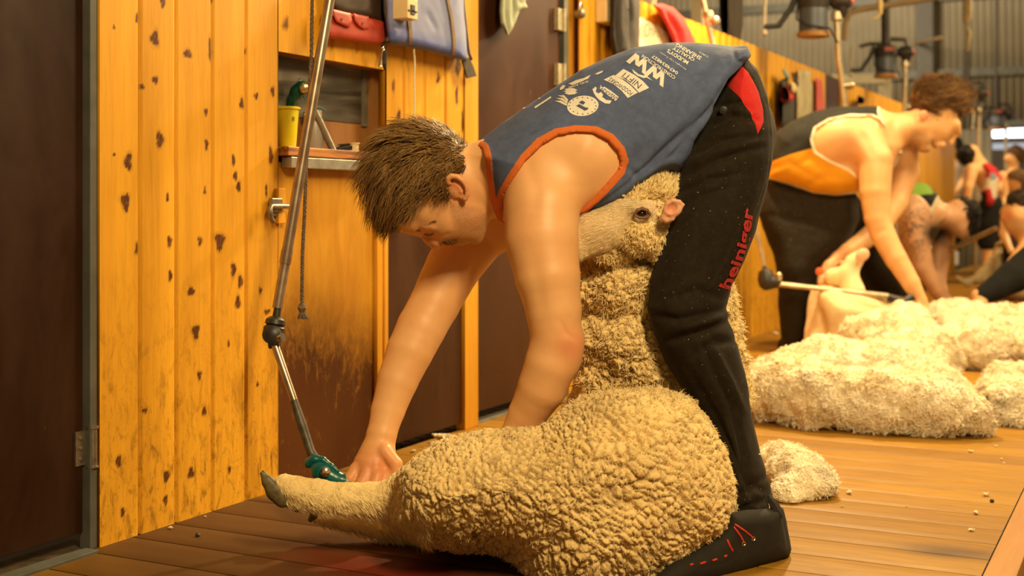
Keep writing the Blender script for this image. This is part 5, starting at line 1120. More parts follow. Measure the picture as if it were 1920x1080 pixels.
zipper([(864,-50),(868,0),(873,50),(879,100),(884,112)], .05, .004)
zipper([(720,-50),(722,20),(727,50),(730,66),(722,78)], .055, .005)
m = MB(); m.prism([WL(862,104,.03), WL(872,108,.03), WL(877,108,.03), WL(885,125,.03), WL(891,143,.03), WL(874,147,.03), WL(868,125,.03)], Vector((.006, 0, 0))); m.build('zip_end_tab', plain('dark_tab', (.06, .042, .022), (.04, .028, .015), 40, .8), bb)
m = MB(); m.tube([WL(718,82,.045), WL(722,100,.04), WL(720,118,.035), WL(722,128,.03)], [.007,.006,.008,.005], 8); m.build('hanging_strap', ZIP, bb, True)
m = MB(); q = [WL(x, y, .052) for x, y in ((716,90),(719,88),(720,92),(716,97),(714,112),(712,118),(710,124),(715,124),(716,112))]; m.tube(q, .0022, 8); m.build('snap_hook', CHROME, bb, True)
# timber switch box with a black slot
WB = plain('cream_box', (.80, .66, .38), (.70, .54, .28), 8, .4)
wb = empty('switch_box', WL(708, 5, .06), 'cream box with a black slotted socket hung between the red pouch and blue bag', 'switch box')
m = MB(); a, b_ = WL(682, 18, .0), WL(704, 24, .0); y0 = wy(686); y1 = y0+.085; m.box((.05, y0+.02, WL(690, 20, .1).z+.0), (.125, y1-.01, 1.30)); m.build('box_body', WB, wb, bevel=.003)
zb = WL(690, 20, .1).z; m = MB(); m.box((.123, y0+.035, zb+.012), (.128, y1-.03, 1.28)); m.box((.1245, y0+.022, zb+.02), (.128, y1-.018, zb+.024)); m.build('black_slot', BLKP, wb)
# grey-green rag on the dark door
RAG = plain('grey_green_rag', (.33, .36, .26), (.24, .27, .19), 20, .9, bump=.3)
o = slab('rag', [(938,-50),(992,-50),(985,5),(990,14),(975,22),(968,40),(958,58),(951,68),(946,56),(938,45),(936,20)], -.002, .045, RAG, None, .016, .0045, crs=[([(952,-20),(950,20),(953,60)],.010,3),([(962,-20),(966,20),(962,45)],.010,3),([(975,-10),(980,10)],.008,3)])
tag(o, 'grey green cloth rag hanging on the tall dark door', 'rag')
# padlock, power socket with plug, behind the shearer's back
pl = empty('padlock', WL(1090, 26, .0), 'small brass padlock with dark body hanging on the boards beside the door hinges', 'padlock')
c = WL(1089, 26, .02); m = MB(); m.lathe(c+Vector((-.01, 0, 0)), (1, -.1, 0), [(-.01,.016),(.012,.019),(.022,.017),(.026,.008)], 16); m.build('lock_body', CHROME_D, pl, True)
m = MB(); m.tube([c+Vector((0, math.cos(t)*.015, .012+math.sin(t)*.032)) for t in np.linspace(0, math.pi, 10)], .0035, 8); m.build('shackle', CHROME, pl, True)
so = empty('power_socket', WL(1125, 22, .0), 'square cream power socket with a black plug on the boards', 'socket')
c = WL(1126, 22, .0); m = MB(); m.box((.0, c.y-.055, c.z-.05), (.05, c.y+.06, c.z+.048)); m.build('socket_box', WB, so, bevel=.006)
m = MB(); m.lathe(c+Vector((.05, .01, -.002)), (1, 0, 0), [(0,.018),(.03,.015),(.04,.009)], 14); m.tube([c+Vector((.085, .012, 0)), c+Vector((.10, .04, .01)), c+Vector((.09, .06, .06)), c+Vector((.05, .06, .2))], .005, 8); m.build('power_plug', BLKP, so, True)
JAC = plain('black_jacket', (.030, .022, .018), (.018, .013, .011), 10, .85)
o = slab('jacket', [(1146,-60),(1196,-60),(1200,10),(1199,60),(1196,100),(1180,112),(1150,110),(1143,70),(1146,20)], .002, .10, JAC, None, .05, .008, crs=[([(1160,-20),(1158,40),(1162,100)],.02,5),([(1182,-20),(1186,40),(1184,100)],.02,4)]); tag(o, 'black jacket hanging on the boards next to the power socket', 'jacket')
# hand-painted paper sign
pp = empty('sign', WL(1225, 60, .003), 'pale paper sign with faint curved capitals pinned to the boards', 'sign')
m = MB(); m.prism([WL(x, y, .003) for x, y in ((1198,32),(1222,44),(1252,62),(1258,90),(1256,140),(1198,140))], Vector((.003, 0, 0))); m.build('paper', plain('sign_paper', (.85, .78, .58), (.80, .70, .48), 6, .8), pp)
vs, fs = text_mesh('CHARM', .085); y0 = WL(1226, 66, 0); m = MB()
m.add([Vector((.0075, y0.y+v.x*.95, y0.z+.02+v.y-abs(v.x)**2*1.2)) for v in vs], fs); m.build('sign_letters', plain('faded_ink', (.50, .45, .26), (.45, .4, .22)), pp, fix=False)
o = slab('towel', [(1222,8),(1240,6),(1262,14),(1282,34),(1296,60),(1306,90),(1304,130),(1270,130),(1262,80),(1250,50),(1236,24)], .006, .06, plain('red_towel', (.62, .03, .03), (.48, .02, .02), 12, .9, bump=.3), None, .03, .008, crs=[([(1250,20),(1275,60),(1285,110)],.02,5)]); tag(o, 'bright red towel slung over the boards behind the shearer\'s back', 'towel')
# thin post-mounted clutter beyond the first shearer
m = MB(); a = PW(1399, 300, 6.9); m.box((a.x-.30, a.y-.03, .0), (a.x-.24, a.y+.03, 3.0)); 
tag(m.build('steel_post', plain('cream_steel', (.50, .42, .28), (.42, .34, .20), 4, .5, .2)), 'cream square steel post rising behind the boards past the blue singlet', 'post')
m = MB(); a = PW(1306, 300, 6.6); m.box((a.x-.30, a.y-.035, .0), (a.x-.23, a.y+.035, 3.0)); tag(m.build('steel_post', plain('cream_steel2', (.45, .37, .24), (.38, .3, .18), 4, .5, .2)), 'cream steel post behind the boards next to the red towel', 'post')
o = slab('saddle_bag', [(1345,-60),(1392,-60),(1394,40),(1388,84),(1360,84),(1350,50)], -.35, .12, plain('dark_canvas', (.07, .05, .03), (.045, .03, .018), 8, .9), None, .05, .012); tag(o, 'dark brown canvas bag hanging behind the boards between two steel posts', 'bag')
# ------------------------------------------------------------------ overhead shearing plants at the further stands
HOUS = plain('blue_grey_motor', (.125, .14, .17), (.09, .10, .125), 6, .45, .3)
DKC = plain('dark_casting', (.045, .035, .028), (.03, .024, .02), 10, .5, .2)
TANR = plain('tan_ring', (.42, .22, .06), (.32, .16, .04), 10, .6)
BADGE = plain('red_badge', (.55, .10, .07), (.5, .08, .05), 10, .5)
def plant(px, yb, Z, label, s=1.0, tube=None):
    t = empty('shearing_motor', PW(px, yb, Z), label, 'motor', 'overhead shearing motors'); b = PW(px, yb, Z); k = s
    m = MB(); m.lathe(b, (0, 0, 1), [(0,.06*k),(.005,.088*k),(.03*k,.088*k),(.034*k,.075*k)], 28); m.build('base_ring', TANR, t, True)
    m = MB(); m.lathe(b, (0, 0, 1), [(.034*k,.078*k),(.16*k,.078*k),(.165*k,.07*k)], 28); m.build('motor_body', HOUS, t, True)
    m = MB(); m.lathe(b, (0, 0, 1), [(.16*k,.082*k),(.20*k,.088*k),(.235*k,.088*k),(.25*k,.06*k),(.26*k,.03*k)], 28); m.build('top_cover', DKC, t, True)
    u = Vector((CA, SA, 0)); n = Vector((SA, -CA, 0))
    m = MB(); m.obox(b+Vector((0, 0, .215*k))+n*.088*k, u, n, (0,0,1), .035*k, .004, .012*k); m.build('badge', BADGE, t)
    m = MB(); q = b+u*.155*k+Vector((0, 0, .20*k)); m.lathe(q, u, [(-.07*k,.02*k),(-.04*k,.045*k),(.03*k,.05*k),(.045*k,.035*k)], 20); m.lathe(q, (0,0,-1), [(0,.04*k),(.06*k,.034*k),(.09*k,.018*k)], 16); m.build('drive_head', DKC, t, True)
    m = MB(); m.lathe(q+u*.047*k, u, [(0,.028*k),(.012*k,.025*k),(.02*k,.01*k)], 16); m.build('end_cap', BADGE, t, True)
    # bracket: horizontal arm with down-curved black crank and porcelain knob
    m = MB(); c = b+Vector((0, 0, .265*k)); m.tube([c, c-u*.12*k, c-u*.2*k+Vector((0, 0, -.02))], .014, 10); m.tube([c-u*.09*k+Vector((0, 0, -.02)), c-u*.12*k-Vector((0, 0, .10*k)), c-u*.19*k-Vector((0, 0, .20*k)), c-u*.27*k-Vector((0, 0, .205*k))], .016, 10); m.build('crank_arm', BLKP, t, True)
    m = MB(); e = c-u*.27*k-Vector((0, 0, .235*k)); m.lathe(e, (0, 0, 1), [(-.02,.004),(-.01,.018),(.01,.016),(.02,.006)], 12); m.tube([e+Vector((0, 0, .03)), e+Vector((.01, 0, .22*k))], .009, 8); m.build('pull_cord', plain('cream_cord', (.7, .6, .42), (.55, .45, .3), 60, .6), t, True)
    m = MB(); m.tube([b+Vector((0, 0, .26*k)), b+Vector((0, 0, .62*k))], .035*k, 14); m.tube([b+Vector((0, 0, .6*k)), Vector((b.x, b.y, 3.43))], .012, 8); m.tube([b+Vector((0,0,.30*k)), b+u*.15*k+Vector((0,0,.30*k)), b+u*.17*k+Vector((0,0,.22*k))], .018*k, 10); m.build('mount', DKC, t, True)
    m = MB(); m.tube([b-u*.085*k+Vector((0,0,.24*k)), b-u*.09*k+Vector((0,0,.10*k)), b-u*.06*k+n*.08*k+Vector((0,0,.06*k)), b+u*.07*k+n*.085*k+Vector((0,0,.04*k)), b+u*.14*k+Vector((0,0,-.04*k))], .006, 8); m.build('cable', BLKP, t, True)
    if tube:
        pts = [PW(x, y, Z_) for x, y, Z_ in tube]; m = MB(); m.tube(pts, .018*k, 12); m.lathe(pts[0], pts[1]-pts[0], [(0,.02*k),(.01,.03*k),(.05,.032*k),(.06,.02*k)], 14)
        p = pts[len(pts)//2]; m.lathe(p, (1, .3, 0), [(-.01,.016),(.04,.024),(.06,.014)], 10); m.build('drive_tube', TAN, t, True)
    return t
plant(1525, 71, 7.0, 'nearest overhead blue-grey shearing motor with a tan base ring', 1.0, [(1568,20,7.0),(1570,60,7.0),(1572,110,7.0),(1580,160,7.0),(1588,240,7.0),(1596,330,7.0)])
plant(1661, 147, 9.8, 'overhead shearing motor directly left of the second shearer\'s hair', 1.0, [(1697,112,9.8),(1698,140,9.8),(1696,200,9.8),(1697,330,9.8),(1700,430,9.8)])
plant(1812, 212, 12.6, 'small distant overhead shearing motor just right of the second shearer\'s hair', 1.0, [(1836,200,12.6),(1835,300,12.6),(1832,400,12.6),(1829,520,12.6)])
plant(1868, 244, 15.0, 'farthest overhead shearing motor above the bright daylight slot', 1.0, [(1886,232,15.0),(1886,260,15.0),(1886,300,15.0),(1886,360,15.0)])
m = MB(); m.box((-.1, 6.0, 3.42), (.6, 16.5, 3.50)); tag(m.build('trim_10', GALVDULL), kind='structure')
# hanging hooks, belts and rails near the end wall
HOOK = plain('yellowed_cord', (.62, .47, .20), (.5, .36, .14), 20, .6)
m = MB(); m.tube([PW(1648,-30,8), PW(1650,10,8), PW(1651,24,8), PW(1646,32,8), PW(1636,36,8)], [.018,.018,.014,.008,.005], 10); tag(m.build('cord', HOOK, None, True), 'yellow cord end hanging at the top of the view above the motors', 'cord')
m = MB(); q = [PW(x, y, 9) for x, y in ((1583,75),(1585,45),(1592,25),(1610,18),(1650,12),(1700,4),(1760,-6))]; m.tube(q, .022, 10); tag(m.build('air_hose', plain('ochre_hose', (.30, .20, .085), (.22, .14, .055), 10, .6), None, True), 'ochre hose arching across the corrugated sheeting above the motors', 'hose')
m = MB(); m.tube([PW(1815,-20,10), PW(1813,30,10), PW(1811,44,10)], [.03,.035,.02], 10); m.tube([PW(1813,50,10), PW(1816,62,10), PW(1814,78,10), PW(1815,96,10)], [.012,.022,.018,.006], 8); tag(m.build('rope', plain('tan_rope', (.40, .30, .15), (.28, .2, .1), 30, .8), None, True), 'knotted rope hanging before the end wall at upper right', 'rope')
m = MB(); m.tube([PW(1716,82,15.95), PW(1740,76,15.3), PW(1770,70,14.6)], .022, 8); tag(m.build('bracket_arm', plain('tan_bar', (.22, .15, .07), (.16, .1, .05)), None, True), 'thin brown bar slanting across the dark steel column', 'bracket')
POST = plain('pen_post_paint', (.42, .38, .28), (.34, .30, .21), 3, .6)
def post(px, Z, z0, z1, w_, label, dx=0):
    a = PW(px, 300, Z); m = MB(); m.box((a.x-w_/2, a.y-w_/2, z0), (a.x+w_/2, a.y+w_/2, z1)); return tag(m.build('steel_post', POST, None, bevel=.003), label, 'post')
post(1523, 12.5, 0, 2.05, .05, 'slim pale post behind the boards below the nearest overhead motor')
post(1551, 12.0, 0, 1.95, .12, 'broad pale post behind the boards just left of the curved drive tube')
post(1659, 12.8, 0, 1.98, .11, 'pale post standing directly under the second overhead motor')
m = MB(); a, b_ = PW(1556, 150, 12), PW(1655, 147, 12.75); m.obox((a+b_)/2, b_-a, (0,0,1), (b_-a).cross(Vector((0,0,1))), (b_-a).length/2, .045, .03); tag(m.build('rail', POST), 'short pale horizontal rail between two posts behind the boards', 'rail')
for px, w_, col, lab in ((1700, .10, (.62, .56, .46), 'whitish upright panel far behind the second shearer\'s elbow'), (1722, .07, (.60, .30, .08), 'orange upright timber far behind the second shearer'), (1752, .10, (.60, .50, .42), 'pale pink upright panel far behind, left of the black-haired worker'), (1783, .09, (.55, .48, .42), 'pale upright panel far behind, beside the red singlet worker')):
    a = PW(px, 300, 15.6); m = MB(); m.box((a.x-w_, a.y-.03, .0), (a.x+w_, a.y+.03, 1.25)); tag(m.build('pen_panel', plain('panel_%d' % px, col, tuple(c*.8 for c in col), 3, .6)), lab, 'panel')

# ------------------------------------------------------------------ things hung on the far boards
def hung(name, pts, X, T, col, lab, cat, R=.03, h=.014, rough=.85): o = slab(name, pts, X, T, plain(name+'_%d' % int(pts[0][0]), col, tuple(c*.7 for c in col), 9, rough), None, R, h); return tag(o, lab, cat)
hung('towel', [(1496,128),(1520,132),(1524,160),(1524,240),(1494,240),(1492,180)], .01, .03, (.50, .42, .24), 'cream towel hung on the far boards between the red bottle and the red shirt', 'towel')
hung('shirt', [(1528,142),(1542,150),(1546,190),(1547,230),(1528,236)], .01, .03, (.62, .10, .08), 'red and white shirt hung on the far boards left of the dark door', 'shirt')
hung('drink_bottle', [(1464,164),(1474,160),(1488,176),(1490,186),(1480,192),(1464,190)], .03, .09, (.55, .03, .03), 'red bottle hung among dark gear on the far boards', 'bottle', .02)
hung('tool_bag', [(1462,150),(1476,145),(1480,165),(1490,190),(1490,225),(1478,240),(1462,240),(1458,190)], .0, .07, (.04, .035, .025), 'dark net bag of gear hung on the far boards', 'bag')
hung('cap', [(1480,152),(1492,156),(1496,168),(1488,178),(1480,170)], .08, .05, (.70, .52, .26), 'cream cap hung above the red bottle', 'cap', .02, .01)
hung('brush', [(1466,128),(1472,130),(1482,146),(1478,150),(1470,142)], .05, .03, (.16, .34, .38), 'pale blue brush handle sticking up from the hung gear', 'brush', .01, .008)
hung('belt', [(1482,134),(1488,136),(1498,156),(1496,164),(1488,154)], .06, .03, (.02, .016, .012), 'black strap looped over the gear on the far boards', 'strap', .01, .008)
hung('radio', [(1608,178),(1622,184),(1620,196),(1606,194)], .02, .10, (.03, .022, .018), 'small black radio on the far wooden boards', 'radio', .02, .012)

# ------------------------------------------------------------------ workers further back
def worker(loc, label, fs, hair=None):
    r = empty('person', loc, label, 'person')
    for nm, f, lo, hi, h, mat, at in fs: solid(nm, f, lo, hi, h, mat, r, it=2, disp=lambda Vw, N, Vc, a=at: (fbm(Vw, 9, 2)*.004, a(Vw, Vc) if a else {}))
    return r
def bx(x0, y0, x1, y1, Z, d=.35):
    a, b_ = PC(x0, y1, Z), PC(x1, y0, Z); return np.array([a[0]-.05, Z-d, a[2]]), np.array([b_[0]+.05, Z+d, b_[2]])
zero = lambda Vw, Vc: {'red': np.zeros(len(Vw)), 'beard': np.zeros(len(Vw))}
Z3 = 7.5
BLACKC = cloth('black_cotton', (.018, .016, .014), (.012, .011, .010), 200, .85, cols=[('green', (.20, .36, .05)), ('trim', (.60, .52, .35))])
to3 = inflate([(1640,470),(1650,400),(1672,362),(1705,342),(1735,345),(1765,372),(1778,395),(1768,430),(1752,460),(1735,480),(1700,500)], 7.6, .19, .12)
sk3 = U([lambda p: to3(p)+.012, E(1712,400,7.42,30,36,26), chain([J(1712,400,7.42,28),J(1718,455,7.38,24),J(1728,500,7.36,20),J(1757,545,7.34,15),J(1782,575,7.33,11)],.01), chain([J(1770,420,7.8,24),J(1762,470,7.8,20),J(1757,525,7.75,17),J(1770,575,7.7,12)],.01), chain([J(1755,400,7.6,24),J(1790,412,7.6,22)],.01),
   E(1798,402,7.6,28,30,26,-20), E(1800,428,7.6,20,17,20,-30), chain([J(1808,436,7.6,8),J(1815,440,7.6,5)],.01), ell(PC(1766,403,7.50), (.03,.015,.04))], .03)
TAT = NT('tattooed_skin'); vv = TAT.mapped(); w3 = TAT.noise(vv, 14, 3, .5, 2.2)
TATM = TAT.out(TAT.mix(TAT.math('MULTIPLY', TAT.attr('tat'), TAT.ramp(w3, [(.46, (0,)*3), (.5, (1,)*3), (.56, (1,)*3), (.6, (0,)*3)])), TAT.mix(TAT.attr('beard'), (.62, .33, .17), (.03, .018, .01)), (.10, .07, .05)), .5)
wk3 = worker(PW(1700, 620, 7.6), 'bearded black-haired worker in a black and green singlet with a tattooed arm, reaching down', [
  ('body', sk3, *bx(1630, 330, 1840, 600, 7.6, .42), .013, TATM, lambda Vw, Vc: {'tat': blob(Vc,1715,430,26,50,7.55), 'beard': np.clip(blob(Vc,1755,438,22,18)*1.4, 0, 1)}),
  ('singlet', (lambda g: lambda p: smax(smax(to3(p)-.004, -np.maximum(poly2([(1690,470),(1682,400),(1695,378),(1718,372),(1738,390),(1748,420),(1745,500)])(p), p[:, 1]-7.6), .01), -poly2([(1752,500),(1745,430),(1748,400),(1762,372),(1790,360),(1800,500)])(p), .01))(0), *bx(1630, 330, 1790, 500, 7.6, .3), .013, BLACKC,
     lambda Vw, Vc: {'green': np.where(poly2([(1700,335),(1735,335),(1752,362),(1715,368),(1700,360)])(Vc) < 0, -1., 1.), 'trim': np.minimum(poly2([(1752,500),(1745,430),(1748,400),(1762,372),(1790,360),(1800,500)])(Vc), poly2([(1690,470),(1682,400),(1695,378),(1718,372),(1738,390),(1748,420),(1745,500)])(Vc))-.02}),
  ('trousers', U([chain([J(1660,450,7.6,48),J(1640,520,7.5,40),J(1640,600,7.6,34)],.03), chain([J(1680,460,7.9,40),J(1700,540,7.9,32),J(1690,600,7.95,26)],.03)], .05), *bx(1590, 400, 1740, 630, 7.7, .45), .02, BLACKC, lambda Vw, Vc: {'green': np.ones(len(Vw)), 'trim': np.ones(len(Vw))})])
BLKH = hairmat('black_hair', [(0, (.010, .008, .007)), (1, (.035, .026, .02))])
headhair('hair', [E(1808,398,7.6,26,28,26,-20), E(1812,412,7.6,22,30,22,0)], poly2([(1770,450),(1772,410),(1782,392),(1790,410),(1796,425),(1800,430),(1830,436),(1840,380),(1800,360),(1770,370)]) if False else (lambda p: poly2([(1778,380),(1800,368),(1832,380),(1840,420),(1822,446),(1800,432),(1788,425),(1776,405)])(p)), *bx(1760, 360, 1850, 460, 7.6, .2), .012, BLKH, wk3, 900, .03, .003, flow_px(.7, .7))
# dark-sleeved roustabout at the right edge
Z4 = 7.0
blackshirt = cloth('black_long_sleeve', (.016, .015, .014), (.010, .010, .009), 200, .85)
hd4 = U([E(1915,400,Z4,32,38,32,0), E(1900,402,Z4,18,26,24), chain([J(1886,396,Z4,5),J(1884,408,Z4,6)],.006), E(1905,425,Z4,18,14,20), chain([J(1918,430,Z4,20),J(1940,455,Z4,24)],.02)], .03)
hnd4 = hand([J(1835,556,6.72,13),J(1838,570,6.7,15)], [[J(1828+k*7,580,6.66+k*.01,6),J(1832+k*7,594,6.65+k*.01,5),J(1840+k*6,604,6.66+k*.01,4.5)] for k in range(4)], [J(1842,566,6.66,6),J(1852,578,6.64,5),J(1856,588,6.64,4.5)])
wk4 = worker(PW(1960, 640, 7.0), 'dark-haired worker in a black long-sleeved top leaning in from the right edge', [
  ('body', U([hd4, hnd4, chain([J(1835,556,6.72,13),J(1880,530,6.8,16),J(1930,470,6.95,22),J(1940,455,Z4,20)],.01)], .02), *bx(1800, 350, 1990, 620, 6.9, .35), .010, SKIN, lambda Vw, Vc: {'red': blob(Vc,1888,405,12), 'beard': blob(Vc,1905,428,16)*.25}),
  ('top', U([inflate([(1925,452),(1990,430),(2040,480),(2050,600),(1990,620),(1950,560),(1925,500)], 7.05, .18, .12), chain([J(1945,485,6.9,34),J(1900,520,6.8,30),J(1868,540,6.76,24),J(1838,556,6.72,17)],.01)], .05), *bx(1810, 420, 2070, 640, 7.0, .4), .014, blackshirt, None),
  ('trousers', U([chain([J(2020,580,7.1,50),J(1990,620,7.0,44),J(1990,650,7.0,30)],.03)], .03), *bx(1920, 520, 2090, 680, 7.05, .35), .022, blackshirt, None)])
headhair('hair', [E(1918,384,Z4,32,32,30,0), E(1906,372,Z4,22,16,24)], (lambda p: poly2([(1888,384),(1892,364),(1920,350),(1970,360),(1970,430),(1934,425),(1920,400),(1908,384)])(p)), *bx(1870, 340, 1990, 450, Z4, .2), .010, hairmat('dark_brown_hair', [(0, (.025, .015, .009)), (1, (.07, .042, .024))]), wk4, 900, .028, .0028, flow_px(.6, .5))
# worker in red singlet, far
Z5 = 11.6
REDS = cloth('red_singlet', (.55, .035, .035), (.45, .025, .03), 150, .8, cols=[('white', (.70, .60, .45)), ('dark', (.02, .018, .016)), ('blue', (.20, .24, .28))])
wk5 = worker(PW(1850, 530, Z5), 'far worker in a red and white singlet and dark shorts, bent over with black hair', [
  ('body', U([chain([J(1822,285,Z5,14),J(1828,300,Z5,15),J(1838,320,Z5,20),J(1860,350,Z5,20)],.01), chain([J(1822,318,Z5-.1,12),J(1816,350,Z5-.15,9),J(1812,385,Z5-.15,7),J(1810,420,Z5-.15,5)],.01), chain([J(1852,440,Z5,13),J(1850,500,Z5,9),J(1848,520,Z5,6)],.01), chain([J(1880,330,Z5+.1,10),J(1884,370,Z5+.1,8),J(1880,410,Z5,6)],.01)], .04), *bx(1795, 262, 1905, 535, Z5, .35), .018, SKIN, zero),
  ('singlet', inflate([(1836,306),(1850,303),(1868,315),(1878,335),(1874,352),(1870,375),(1862,392),(1842,385),(1838,360),(1842,335),(1846,322)], Z5, .16, .09), *bx(1825, 290, 1895, 405, Z5, .25), .016, REDS,
    lambda Vw, Vc: {'white': poly2([(1838,335),(1872,332),(1870,372),(1862,372),(1858,352),(1838,358)])(Vc), 'dark': poly2([(1836,360),(1850,360),(1850,400),(1836,400)])(Vc), 'blue': poly2([(1856,324),(1868,326),(1868,338),(1856,338)])(Vc)}),
  ('shorts', U([chain([J(1858,385,Z5,22),J(1852,420,Z5,20),J(1850,455,Z5,17)],.02), chain([J(1868,390,Z5+.15,20),J(1872,430,Z5+.15,16),J(1874,510,Z5+.15,11)],.02)], .03), *bx(1820, 350, 1910, 530, Z5, .4), .02, blackshirt, None)])
headhair('hair', [E(1812,290,Z5,16,18,20,0)], (lambda p: p[:, 2]*0-1.), *bx(1785, 262, 1840, 318, Z5, .2), .014, BLKH, wk5, 500, .03, .003, flow_px(-.4, .7))
Z6 = 12.8
def headonly(px, py, r, Z, label, hm, sc=(.5, .5), skinf=True, shirt=None, hairoff=(4, -6), facing=-1):
    fs = [('body', U([E(px, py, Z, r*.72, r, r*.8), chain([J(px, py+r*.8, Z, r*.45), J(px+facing*-2, py+r*1.6, Z, r*.5)],.02), chain([J(px, py+r*1.9, Z, r*.8), J(px+r*.9, py+r*2.3, Z, r*.42), J(px+r*1.0, py+r*4, Z-.1, r*.34), J(px+r*.2, py+r*5.2, Z-.3, r*.26)],.02), chain([J(px, py+r*1.9, Z, r*.8), J(px-r*.9, py+r*2.3, Z, r*.42), J(px-r*1.1, py+r*4, Z-.1, r*.34), J(px-r*.5, py+r*5.4, Z-.3, r*.26)],.02), ell(PC(px+facing*r*.75, py+r*.1, Z-.02), (.02, .02, .03))], .03), *bx(px-r*2.2, py-r*1.4, px+r*2.2, py+r*6, Z, .45), .015, SKIN, zero)]
    fs.append(('shirt', U([chain([J(px, py+r*2.4, Z, r*1.15), J(px, py+r*5, Z, r*1.0)],.03)], .03), *bx(px-r*2, py+r, px+r*2, py+r*6.5, Z, .35), .02, shirt, None))
    fs.append(('trousers', U([chain([J(px-r*.4, py+r*5, Z, r*.75), J(px-r*.5, py+r*8, Z, r*.55), J(px-r*.5, min(py+r*11, CY+1728/Z-6), Z, r*.4)],.03), chain([J(px+r*.5, py+r*5, Z+.1, r*.75), J(px+r*.6, py+r*8, Z+.1, r*.55), J(px+r*.6, min(py+r*11, CY+1728/Z-6), Z+.1, r*.4)],.03)], .04), *bx(px-r*2, py+r*4, px+r*2, py+r*11.6, Z, .4), .025, blackshirt, None))
    w_ = worker(PW(px, CY+1728/Z-2, Z), label, fs)
    headhair('hair', [E(px+hairoff[0], py+hairoff[1], Z, r*.82, r*.95, r*.9)], (lambda p: poly2([(px-r*2, py-r*2), (px+r*2, py-r*2), (px+r*2, py+r*1.3), (px+r*.45, py+r*.9), (px+r*.1, py-r*.2), (px-r*1.2*(1 if facing < 0 else 1), py-r*.35)])(p)), *bx(px-r*1.4, py-r*1.6, px+r*1.5, py+r*1.5, Z, .25), .014, hm, w_, 500, .03, .003, flow_px(.4, .7)); return w_
TEE = cloth('grey_brown_tee', (.09, .06, .045), (.06, .04, .03), 150, .85)
headonly(1900, 296, 19, Z6, 'far worker with curly brown hair facing the camera by the daylight slot', hairmat('curly_brown', [(0, (.05, .025, .012)), (1, (.16, .08, .035))]), shirt=TEE, facing=-1)
headonly(1908, 342, 24, 9.6, 'worker with fair brown hair seen from behind, between the red singlet and the dark-sleeved worker', hairmat('fair_brown', [(0, (.14, .07, .025)), (1, (.34, .19, .075))]), shirt=TEE, hairoff=(0, -2), facing=1)
headonly(1786, 278, 17, 14.2, 'far worker with black hair standing behind the red singlet worker', BLKH, shirt=cloth('pale_tee', (.45, .36, .3), (.38, .3, .24)), facing=1)
# far shearer's drive rod and dark gear
m = MB(); m.tube([PW(1786, 466, 7.7), PW(1868, 428, 7.15)], .014, 10); m.lathe(PW(1786, 466, 7.7), PW(1868, 428, 7.15)-PW(1786, 466, 7.7), [(-.03,.01),(0,.02),(.03,.014)], 10); tag(m.build('drive_rod', TAN, None, True), 'pale steel drive rod slanting between the tattooed worker and the dark-sleeved worker', 'rod')
WSH = woolmat('far_sheep', (.50, .38, .20), (.40, .29, .14), (.25, .17, .08), 90, .4, .004)
o = solid('far_sheep', U([chain([J(1890,462,9.8,18),J(1862,498,9.7,15),J(1836,520,9.6,11),J(1815,532,9.5,6),J(1795,520,9.5,4)],.02)], .02), *bx(1780, 430, 1930, 560, 9.7, .4), .014, WSH, None, disp=lambda Vw, N, Vc: (fbm(Vw, 14, 3)*.018, {'dirt': np.zeros(len(Vw)), 'stain_shade': np.zeros(len(Vw))}))
o.name = 'sheep'; tag(o, 'dun sheep held by the far workers, its pale woolly leg stretched toward the floor', 'sheep')
hung_floor = U([E(1905,548,8.6,46,14,80), E(1945,540,8.6,40,18,80)], .05)
o = solid('wool_bale_scraps', lambda p: np.maximum(hung_floor(p), .003-p[:, 2]), *bx(1840, 520, 2000, 600, 8.6, .5), .02, WSH, None, disp=lambda Vw, N, Vc: (fbm(Vw, 10, 3)*.02, {'dirt': np.zeros(len(Vw)), 'stain_shade': np.full(len(Vw), .4)})); o.name = 'wool_heap'; tag(o, 'low brown heap of wool on the boards beneath the dark-sleeved arm', 'wool')

# ------------------------------------------------------------------ printing on the singlet back
PRINT = plain('white_screen_print', (.78, .74, .66), (.70, .66, .58), 120, .8)
btS = bvh(SING)
def stick(name, vs, fs, fn, bt=btS, mat=PRINT, parent=SING, off=.0012, ml=None):
    """lay flat artwork on the cloth: fn maps artwork (u, v) to a photo point on the garment"""
    if ml: vs, fs = refine(vs, fs, ml)
    out = []; ok = []
    for v in vs:
        x, y = fn(v.x, v.y); p, n = hit(bt, x, y, off); ok.append(p is not None); out.append(p if p is not None else Vector((0, 0, 0)))
    fs = [f for f in fs if all(ok[i] for i in f)]; used = sorted({i for f in fs for i in f}); mp = {a: b for b, a in enumerate(used)}
    if not fs: return None
    me = bpy.data.meshes.new(name); me.from_pydata([out[i] for i in used], [], [tuple(mp[i] for i in f) for f in fs])
    return link(name, me, mat, parent)
def aff(o, ux, uy, vx, vy, bend=0.0): return lambda u, v: (o[0]+u*ux+v*vx+bend*u*u*vx, o[1]+u*uy+v*vy+bend*u*u*vy)
